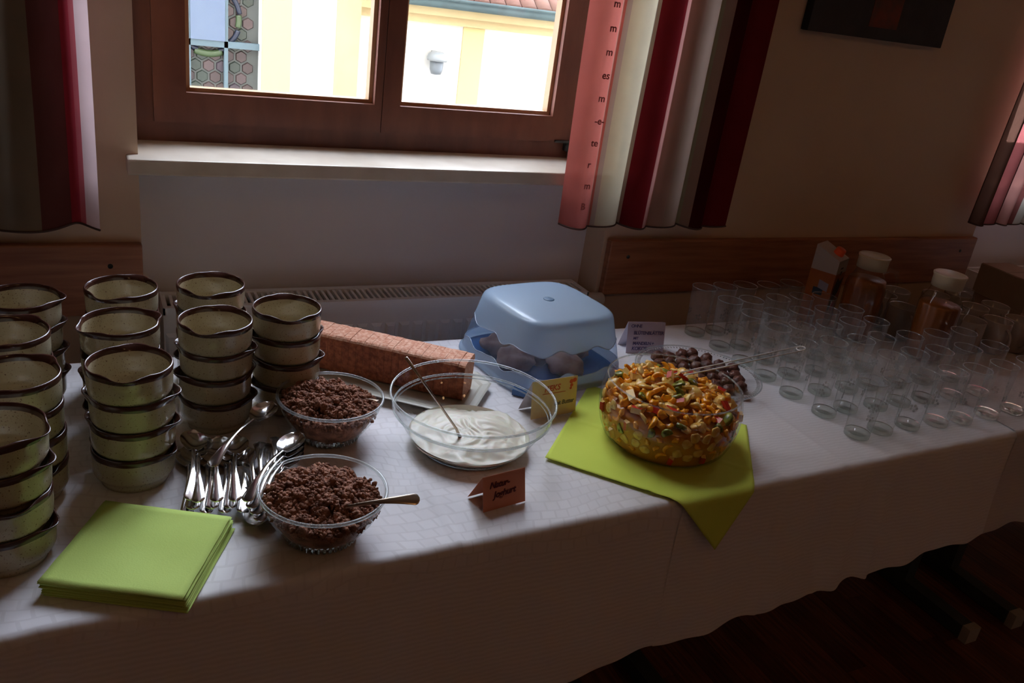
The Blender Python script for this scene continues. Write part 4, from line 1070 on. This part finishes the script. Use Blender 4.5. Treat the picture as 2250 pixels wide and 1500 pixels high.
for s_, sz, x_, z_ in (('OHNE', 0.011, -0.042, 0.063), ('BLÜTENBLÄTTER', 0.0115, -0.034, 0.046), ('MIT', 0.009, -0.034, 0.034), ('MANDELN +', 0.011, -0.034, 0.021), ('KOKOS', 0.0125, -0.036, 0.008)):
    T(s_, sz, x_, z_, M_INK_B, 0.0, 0.1, 0.9)

# ================================================================== TUMBLERS
def tumbler():
    r = empty('tumbler', (0, 0, 0))
    q = MB(); q.lathe([(0.0262, 0.010), (0.0270, 0.030), (0.0292, 0.080), (0.0318, 0.1315), (0.0322, 0.1327), (0.0317, 0.1335), (0.0311, 0.1327), (0.0308, 0.1312)], 40); q.build('glass_wall', M_GLASS, r)
    q = MB(); q.torus(0.03175, 0.00075, 0.1330, 40, 6); q.build('rim', M_RIM, r)
    q = MB(); q.lathe([(0.0005, 0.0012), (0.018, 0.0012), (0.024, 0.0), (0.0268, 0.0018), (0.0270, 0.009), (0.0262, 0.012), (0.021, 0.0095), (0.0005, 0.0085)], 40); q.build('thick_base', M_BASEG, r)
    q = MB()      # etched flower sprays in low relief
    for k in range(3):
        a = 2 * PI * k / 3 + 0.4
        for zc_ in (0.058,):
            for j in range(5):
                t = 2 * PI * j / 5; z = zc_ + 0.006 * math.sin(t); aa = a + 0.006 * math.cos(t) / 0.0285
                q.add(*ell(0.0004, 0.0030, 0.0036, 6, 4), 0, Matrix.Rotation(aa, 4, 'Z') @ Matrix.Translation((0.02875 + (z - 0.058) * 0.045, 0, z)))
    q.build('etched_flower', M_ETCH, r)['kind'] = 'stuff'
    return r
M_ETCH = thin_glass('etched_glass', (0.85, 0.85, 0.84), (0.7, 0.7, 0.7), 0.6, haze=0.22, hscale=400)
tp = tumbler(); reg(tp)
cols = [1.440, 1.530, 1.617, 1.700, 1.782, 1.880, 1.975]; rows = [1.091, 1.188, 1.280, 1.372, 1.455, 1.547, 1.642]
nper = [7, 7, 7, 5, 5, 5, 5]
ordc = ['leftmost', 'second', 'third', 'fourth', 'fifth', 'sixth', 'seventh']
ordr = ['front', 'second', 'third', 'fourth', 'fifth', 'sixth', 'rearmost']
first = True; rnd = random.Random(8)
for j, yr in enumerate(rows):
    for i in range(nper[j]):
        o = tp if first else copy_tree(tp); first = False
        jx = 0.0 if i == 0 else rnd.uniform(-0.006, 0.006)
        xx = cols[i] + jx - 0.004 * j * (1 if i else 0) + (-0.006 if j == 6 and i else 0) + (0.012 if i == 0 and j in (0, 1) else 0)
        if j == 6: xx = [1.430, 1.498, 1.569, 1.646, 1.735][i]
        yy = yr + rnd.uniform(-0.004, 0.004) - (0.006 * (i > 3) * (j in (2,)))
        o.location = (xx, yy, Z1 if xx < 1.86 else Z2); o.rotation_euler = (0, 0, rnd.random() * 6.28)
        tag(o, '%s clear tumbler from the left in the %s row of drinking glasses' % (ordc[i].capitalize() if 0 else ordc[i], ordr[j]), 'glass', 'clear tumblers set out in rows')

# ================================================================== JUICE PITCHERS AND CARTON
def pitcher(loc, label, fill, hang):
    r = empty('juice_pitcher', loc, R(hang)); tag(r, label, 'pitcher', 'pitchers of orange juice')
    def flute(p, t):
        k = 1 + 0.022 * math.cos(16 * t) * (1 if 0.02 < p[2] < 0.165 else 0.2); return (p[0] * k, p[1] * k, p[2])
    q = MB(); q.lathe([(0.0005, 0.004), (0.044, 0.004), (0.050, 0.012), (0.052, 0.06), (0.0535, 0.155), (0.050, 0.172), (0.041, 0.186), (0.0375, 0.196), (0.0375, 0.222)], 64, 0, None, flute); q.build('pitcher_glass', M_BOWLG, r)
    def flute2(p, t):
        x_, y_, z_ = flute(p, t); return (x_ * 0.965, y_ * 0.965, z_)
    pr_ = [(0.0005, 0.008), (0.043, 0.008), (0.0495, 0.016), (0.0515, 0.06), (0.053, min(fill, 0.155))]
    if fill > 0.155: pr_.append((0.0495, fill))
    pr_.append((0.0005, fill)); q = MB(); q.lathe(pr_, 64, 0, None, flute2); q.build('juice', M_JUICE, r)
    q = MB(); q.lathe([(0.0365, 0.206), (0.0395, 0.206), (0.040, 0.232), (0.042, 0.238), (0.0425, 0.241), (0.040, 0.243), (0.036, 0.240), (0.0005, 0.239)], 40); q.build('lid', M_LID, r)
    q = MB(); q.tube([(0.040, 0, 0.196), (0.062, 0, 0.205), (0.082, 0, 0.198), (0.090, 0, 0.175), (0.088, 0, 0.135), (0.078, 0, 0.095), (0.056, 0, 0.075)], [0.006, 0.0058, 0.0056, 0.0055, 0.0055, 0.006, 0.007], 10); q.build('handle', M_BOWLG, r)
    return r
pitcher((1.903, 1.545, Z2), 'glass pitcher of orange juice beside the juice carton', 0.176, -15)
pitcher((2.015, 1.391, Z2), 'glass pitcher of orange juice in front of the white mugs', 0.160, -15)
ct = empty('juice_carton', (1.868, 1.655, Z1), R(24)); tag(ct, 'white and orange juice carton with an orange screw cap', 'carton')
q = MB(); a = 0.0365; zf, zb_ = 0.205, 0.236; zo = 0.166
ring = lambda z, zz=None: [(-a, -a, z), (a, -a, z), (a, a, zz or z), (-a, a, zz or z)]
vs = ring(0) + ring(zo) + ring(zf, zb_); fs = [(3, 2, 1, 0)] + [(i, (i + 1) % 4, 4 + (i + 1) % 4, 4 + i) for i in range(4)] + [(4 + i, 4 + (i + 1) % 4, 8 + (i + 1) % 4, 8 + i) for i in range(4)] + [(8, 9, 10, 11)]
q.add(vs, fs); q.mi = [0] + [1, 1, 1, 1] + [0] * 5
q.build('carton_body', [M_CT_W, M_CT_O], ct, False)
q = MB(); q.lathe([(0.0005, 0.020), (0.0125, 0.020), (0.0140, 0.017), (0.0150, 0.0), (0.0165, 0.0)], 24); o = q.build('screw_cap', M_CAP, ct, True, (0.006, -0.012, 0.213)); o.rotation_euler = (R(23), 0, 0)
q = MB(); e = -a - 0.0004
q.add([(-0.030, e, 0.060), (-0.022, e, 0.060), (-0.006, e, 0.088), (0.018, e, 0.108), (0.030, e, 0.152), (0.018, e, 0.146), (0.008, e, 0.140), (-0.006, e, 0.150), (-0.014, e, 0.156), (-0.026, e, 0.128)], [(0, 1, 2, 9), (9, 2, 3, 7), (3, 4, 5, 6), (3, 6, 7), (9, 7, 8)])
q.build('black_emblem', M_CT_K, ct, False)
q = MB(); q.add([(-0.012, e - .0002, 0.178), (0.008, e - .0002, 0.178), (0.008, e - .0002, 0.183), (-0.012, e - .0002, 0.183)], [(0, 1, 2, 3)]); q.add([(-0.006, e - .0002, 0.160), (0.004, e - .0002, 0.160), (0.006, e - .0002, 0.172), (-0.006, e - .0002, 0.172)], [(0, 1, 2, 3)]); q.build('small_print', M_CT_K, ct, False)
q = MB(); q.lathe([(0.0005, 0), (0.016, 0), (0.0165, -0.0004)], 20); o = q.build('fruit_print', M_CT_R, ct, True, (0.006, e - 0.0002, 0.068)); o.rotation_euler = (R(90), 0, 0)
q = MB(); f_ = -a - 0.0004
q.add([(f_, -0.012, 0.098), (f_, 0.016, 0.098), (f_, 0.016, 0.118), (f_, -0.012, 0.118)], [(0, 1, 2, 3)][::1]); q.f = [(3, 2, 1, 0)]; q.build('blue_square', M_CT_B, ct, False)
q = MB(); q.add([(f_ - .0002, -0.024, 0.112), (f_ - .0002, 0.004, 0.118), (f_ - .0002, 0.004, 0.142), (f_ - .0002, -0.024, 0.136)], [(3, 2, 1, 0)]); q.build('pale_square', mat('carton_pale', (0.30, 0.28, 0.36), 0.5), ct, False)

# ================================================================== MUGS
q = MB(); q.lathe([(0.0005, 0.004), (0.030, 0.004), (0.031, 0.0), (0.0345, 0.0), (0.0395, 0.006), (0.0402, 0.050), (0.0402, 0.092), (0.0392, 0.0945), (0.0378, 0.0925), (0.0372, 0.010), (0.0005, 0.008)], 40)
mg = empty('mug'); q.build('mug_body', M_MUG, mg, True)
h = MB(); hp = []
for k in range(13):
    t = PI * (-0.5 + k / 12); hp.append((0.0375 + 0.024 * math.cos(t), 0, 0.048 + 0.030 * math.sin(t)))
h.tube(hp, 0.0045, 8); h.build('handle', M_MUG, mg)
reg(mg); first = True
mugs = [(2.205, 1.415, 'front left mug'), (2.300, 1.400, 'second mug of the front row'), (2.390, 1.395, 'third mug of the front row'), (2.480, 1.390, 'right end mug of the front row'),
        (2.235, 1.510, 'left mug of the middle row'), (2.330, 1.500, 'second mug of the middle row'), (2.425, 1.500, 'third mug of the middle row'),
        (2.290, 1.605, 'left mug of the rear row'), (2.385, 1.600, 'right mug of the rear row'),
        (2.065, 1.530, 'front mug between the two pitchers'), (2.085, 1.625, 'rear mug between the two pitchers'), (2.170, 1.650, 'mug behind the right pitcher by the wall')]
for (x_, y_, l) in mugs:
    o = mg if first else copy_tree(mg); first = False
    o.location = (x_, y_, Z2); o.rotation_euler = (0, 0, R(-112 + rnd.uniform(-10, 10)) if x_ > 2.19 else R(rnd.uniform(150, 330)))
    tag(o, 'plain white coffee cup, ' + l, 'mug', 'white mugs on the far table')

# cardboard boxes
def cbox(x, y, w_, d_, h_, rz, label, z=None):
    r = empty('cardboard_box', (x, y, Z2 if z is None else z), R(rz)); tag(r, label, 'box', 'cardboard boxes on the far table')
    boxobj('box_body', (-w_ / 2, w_ / 2, -d_ / 2, d_ / 2, 0, h_), M_BOXC, r, 0.0015)
    for sg in (-1, 1):
        q = MB(); q.box(-w_ / 2 + 0.002, w_ / 2 - 0.002, sg * 0.0012 if sg > 0 else -d_ / 2 + 0.002, d_ / 2 - 0.002 if sg > 0 else -0.0012, h_, h_ + 0.0015); q.build('flap', M_BOXC, r, False)
    return r
cbox(2.64, 1.585, 0.13, 0.19, 0.060, -8, 'brown cardboard box, lower of two below the curtain')
cbox(2.635, 1.590, 0.13, 0.19, 0.095, -4, 'brown cardboard box, upper of two below the curtain', Z2 + 0.0622)
cbox(2.83, 1.50, 0.20, 0.20, 0.085, 6, 'brown cardboard box at the right picture edge beside the mugs')
rc = empty('milk_carton', (2.405, 1.262, Z2), R(12)); tag(rc, 'white carton with red print at the right picture edge', 'carton')
boxobj('carton_body', (-0.03, 0.03, -0.03, 0.03, 0, 0.13), M_CT_W, rc, 0.002)
q = MB(); q.add([(-0.030, -0.03, 0.13), (0.030, -0.03, 0.13), (0.030, 0.03, 0.13), (-0.030, 0.03, 0.13), (-0.030, 0, 0.158), (0.030, 0, 0.158)], [(0, 1, 5, 4), (2, 3, 4, 5), (0, 4, 3), (1, 2, 5)]); q.build('gable_top', M_CT_W, rc, False)
q = MB(); q.box(-0.0304, 0.0304, -0.0304, 0.0304, 0.055, 0.092); q.build('red_band', M_RED, rc, False)

# ================================================================== OUTSIDE
own = MB(); own.box(-60, 64, -3.6, 2.25, 3.40, 20.0); own.box(-60, -2.16, -3.6, 2.25, -5, 3.39); own.box(5.38, 64, -3.6, 2.25, -5, 3.39); own.box(-2.15, 5.37, -3.6, 2.25, -5, -0.12)  # unseen storeys and side blocks, added to cut skylight on the facade opposite
S(own.build('exterior_sky_blocker', M_STUCCO, smooth=False))
ya = 7.6
S(boxobj('courtyard_ground', (-12, 20, 2.5, 30, -5.2, -5.0), M_COURT))
church = empty('church_building', (2.0, ya, -5)); tag(church, 'white and ochre church building with leaded window seen outside through the panes', 'building')
def CB(name, b, mt, par=None, bev=0.0):
    o = boxobj(name, b, mt, par or church, bev)
    o.location = (-church.location) if par is None else (0, 0, 0); return o
CB('wall', (-6.0, 0.70, ya, ya + 0.6, -5, 11.0), M_STUCCO)
CB('wall', (0.70, 1.375, ya, ya + 0.6, -5, -1.2), M_STUCCO)
CB('wall', (1.375, 2.20, ya, ya + 0.6, -5, 11.0), M_STUCCO)
CB('wall', (0.70, 1.375, ya, ya + 0.6, 4.0, 11.0), M_STUCCO)
CB('pilaster', (1.385, 1.62, ya - 0.03, ya, -5, 10.9), M_OCHRE2)
CB('pilaster', (2.00, 2.20, ya - 0.04, ya, -5, 10.9), M_OCHRE)
CB('wall', (2.20, 9.0, ya + 0.4, ya + 1.0, -5, 1.24), M_STUCCO)
CB('pilaster', (3.33, 3.55, ya + 0.385, ya + 0.4, -5, 1.08), M_OCHRE2)
CB('cornice', (2.14, 9.0, ya + 0.26, ya + 0.4, 1.16, 1.235), M_OCHRE)
CB('cornice', (2.14, 9.0, ya + 0.33, ya + 0.4, 1.085, 1.16), M_OCHRE)
g_ = MB(); g_.tube([(2.5, ya + 0.20, 1.275), (9.0, ya + 0.20, 1.275)], 0.045, 12); g_.box(2.5, 9.0, ya + 0.14, ya + 0.155, 1.30, 1.325); o = g_.build('gutter', M_GUT, church); o.location = -church.location
# tiled roof rising away
rt_ = MB(); rt_.add([(2.2, ya + 0.22, 1.30), (9.0, ya + 0.22, 1.30), (9.0, ya + 4.2, 4.6), (2.2, ya + 4.2, 4.6)], [(0, 1, 2, 3)]); o = rt_.build('roof', M_ROOF, church, False); o.location = -church.location; roof = o
tm = None; slope = math.atan2(3.3, 3.98)
for j in range(5):
    for i in range(26):
        if tm is None:
            t = MB(); n_ = 6; vs = []
            for e_ in (0, 1):
                for k in range(n_ + 1):
                    a_ = PI * k / n_; vs.append((0.078 * math.cos(a_), e_ * 0.34, 0.035 * math.sin(a_) + 0.015 - e_ * 0.02))
            fs = [(k, k + 1, n_ + 2 + k, n_ + 1 + k) for k in range(n_)] + [tuple(range(n_ + 1))[::-1]]
            t.add(vs, fs); q = t.build('tile', M_ROOF, roof, True); tm = q.data
        else: q = bpy.data.objects.new('tile', tm); COL.objects.link(q); q.parent = roof
        q.location = (2.75 + i * 0.165, ya + 0.20 + j * 0.28 * math.cos(slope), 1.305 + j * 0.28 * math.sin(slope)); q.rotation_euler = (slope, 0, 0)
# leaded window
lw_ = MB(); lw_.box(0.70, 1.375, ya + 0.10, ya + 0.14, -1.2, 4.0); win = lw_.build('leaded_window', M_CAME, church, False); win.location = -church.location
hm = {}
fx, rz_ = 0.1035, 0.0885; Rh = fx / math.sqrt(3)
rnd = random.Random(4)
for j in range(-8, 14):
    for i in range(-1, 8):
        cx = 0.72 + fx * (i + 0.5 * (j % 2)); cz_ = 0.49 + rz_ * j
        if cx < 0.76 or cx > 1.335: continue
        mi_ = rnd.randrange(4) if rnd.random() < 0.6 else rnd.randrange(2)
        if mi_ not in hm:
            t = MB(); rr_ = Rh * 0.86
            vs = [(rr_ * math.sin(PI / 3 * k), 0, rr_ * math.cos(PI / 3 * k)) for k in range(6)] + [(rr_ * .85 * math.sin(PI / 3 * k), -0.012, rr_ * .85 * math.cos(PI / 3 * k)) for k in range(6)]
            t.add(vs, [(k, (k + 1) % 6, 6 + (k + 1) % 6, 6 + k) for k in range(6)] + [tuple(range(6, 12))]); q = t.build('pane', HEXM[mi_], win, False); hm[mi_] = q.data
        else: q = bpy.data.objects.new('pane', hm[mi_]); COL.objects.link(q); q.parent = win
        q.location = (cx, ya + 0.10, cz_)
for x0, x1, z0, z1 in ((0.80, 0.835, -1.2, 4), (1.095, 1.125, -1.2, 4), (0.80, 1.375, 0.735, 0.785), (0.80, 1.375, -0.35, -0.30), (0.80, 1.375, 1.82, 1.87)):
    t = MB(); t.box(x0, x1, ya + 0.04, ya + 0.095, z0, z1); t.build('glazing_bar', M_MULL, win, False)
t = MB(); t.box(0.835, 1.10, ya + 0.03, ya + 0.06, 0.785, 1.55); t.build('vent_sash', M_PANELB, win, False)
def arc(a0, a1, r_, mt, nm, cx=0.975, cz_=0.96, th=0.022):
    t = MB(); pts = [(cx + r_ * math.cos(R(a0 + (a1 - a0) * k / 10)), ya + 0.085, cz_ + r_ * math.sin(R(a0 + (a1 - a0) * k / 10))) for k in range(11)]
    t.tube(pts, th, 6); t.build(nm, mt, win)
arc(-60, -20, 0.25, M_ARC, 'blue_arc'); arc(10, 55, 0.25, M_ARC, 'blue_arc'); arc(-125, -108, 0.27, M_ARC, 'blue_arc'); arc(-72, -58, 0.27, M_ARC, 'blue_arc')
arc(-112, -68, 0.285, M_LEAFG, 'green_star', th=0.03); arc(-15, 8, 0.24, M_LEAFG, 'green_star', th=0.026)
# wall lamp
wl = empty('wall_lamp', (3.05, ya + 0.4, 0.62)); tag(wl, 'small white bulkhead lamp on the facade outside the right pane', 'lamp')
t = MB(); t.lathe([(0.0005, 0.22), (0.055, 0.22), (0.085, 0.20), (0.10, 0.165), (0.095, 0.14), (0.0005, 0.14)], 20); o = t.build('lamp_hood', M_LAMPW, wl, True, (0, -0.11, 0))
t = MB(); t.lathe([(0.055, 0.14), (0.066, 0.13), (0.062, 0.06), (0.048, 0.02), (0.0005, 0.012)], 16); t.build('lamp_glass', M_LAMPG, wl, True, (0, -0.11, 0))
t = MB(); t.box(-0.025, 0.025, -0.05, 0.0, 0.15, 0.22); t.build('bracket', M_LAMPW, wl, False)

# ================================================================== ROOM LAMPS (behind the camera, reflected in glass and steel)
for x_, y_, l in ((0.3, -1.3, 'warm round ceiling lamp at the left behind the viewer'), (2.3, -1.3, 'warm round ceiling lamp at the right behind the viewer')):
    r = empty('ceiling_lamp', (x_, y_, 3.3)); tag(r, l, 'lamp', 'round ceiling lamps')
    t = MB(); t.lathe([(0.0005, 0), (0.07, 0), (0.07, -0.03), (0.0005, -0.03)], 24); t.build('ceiling_rose', M_BRASS, r)
    t = MB(); t.tube([(0, 0, -0.03), (0, 0, -0.30)], 0.008, 8); t.build('rod', M_BRASS, r)
    t = MB(); t.add(*ell(0.11, 0.11, 0.10, 24, 14), 0, Matrix.Translation((0, 0, -0.38))); t.build('lamp_globe', M_WARM, r)
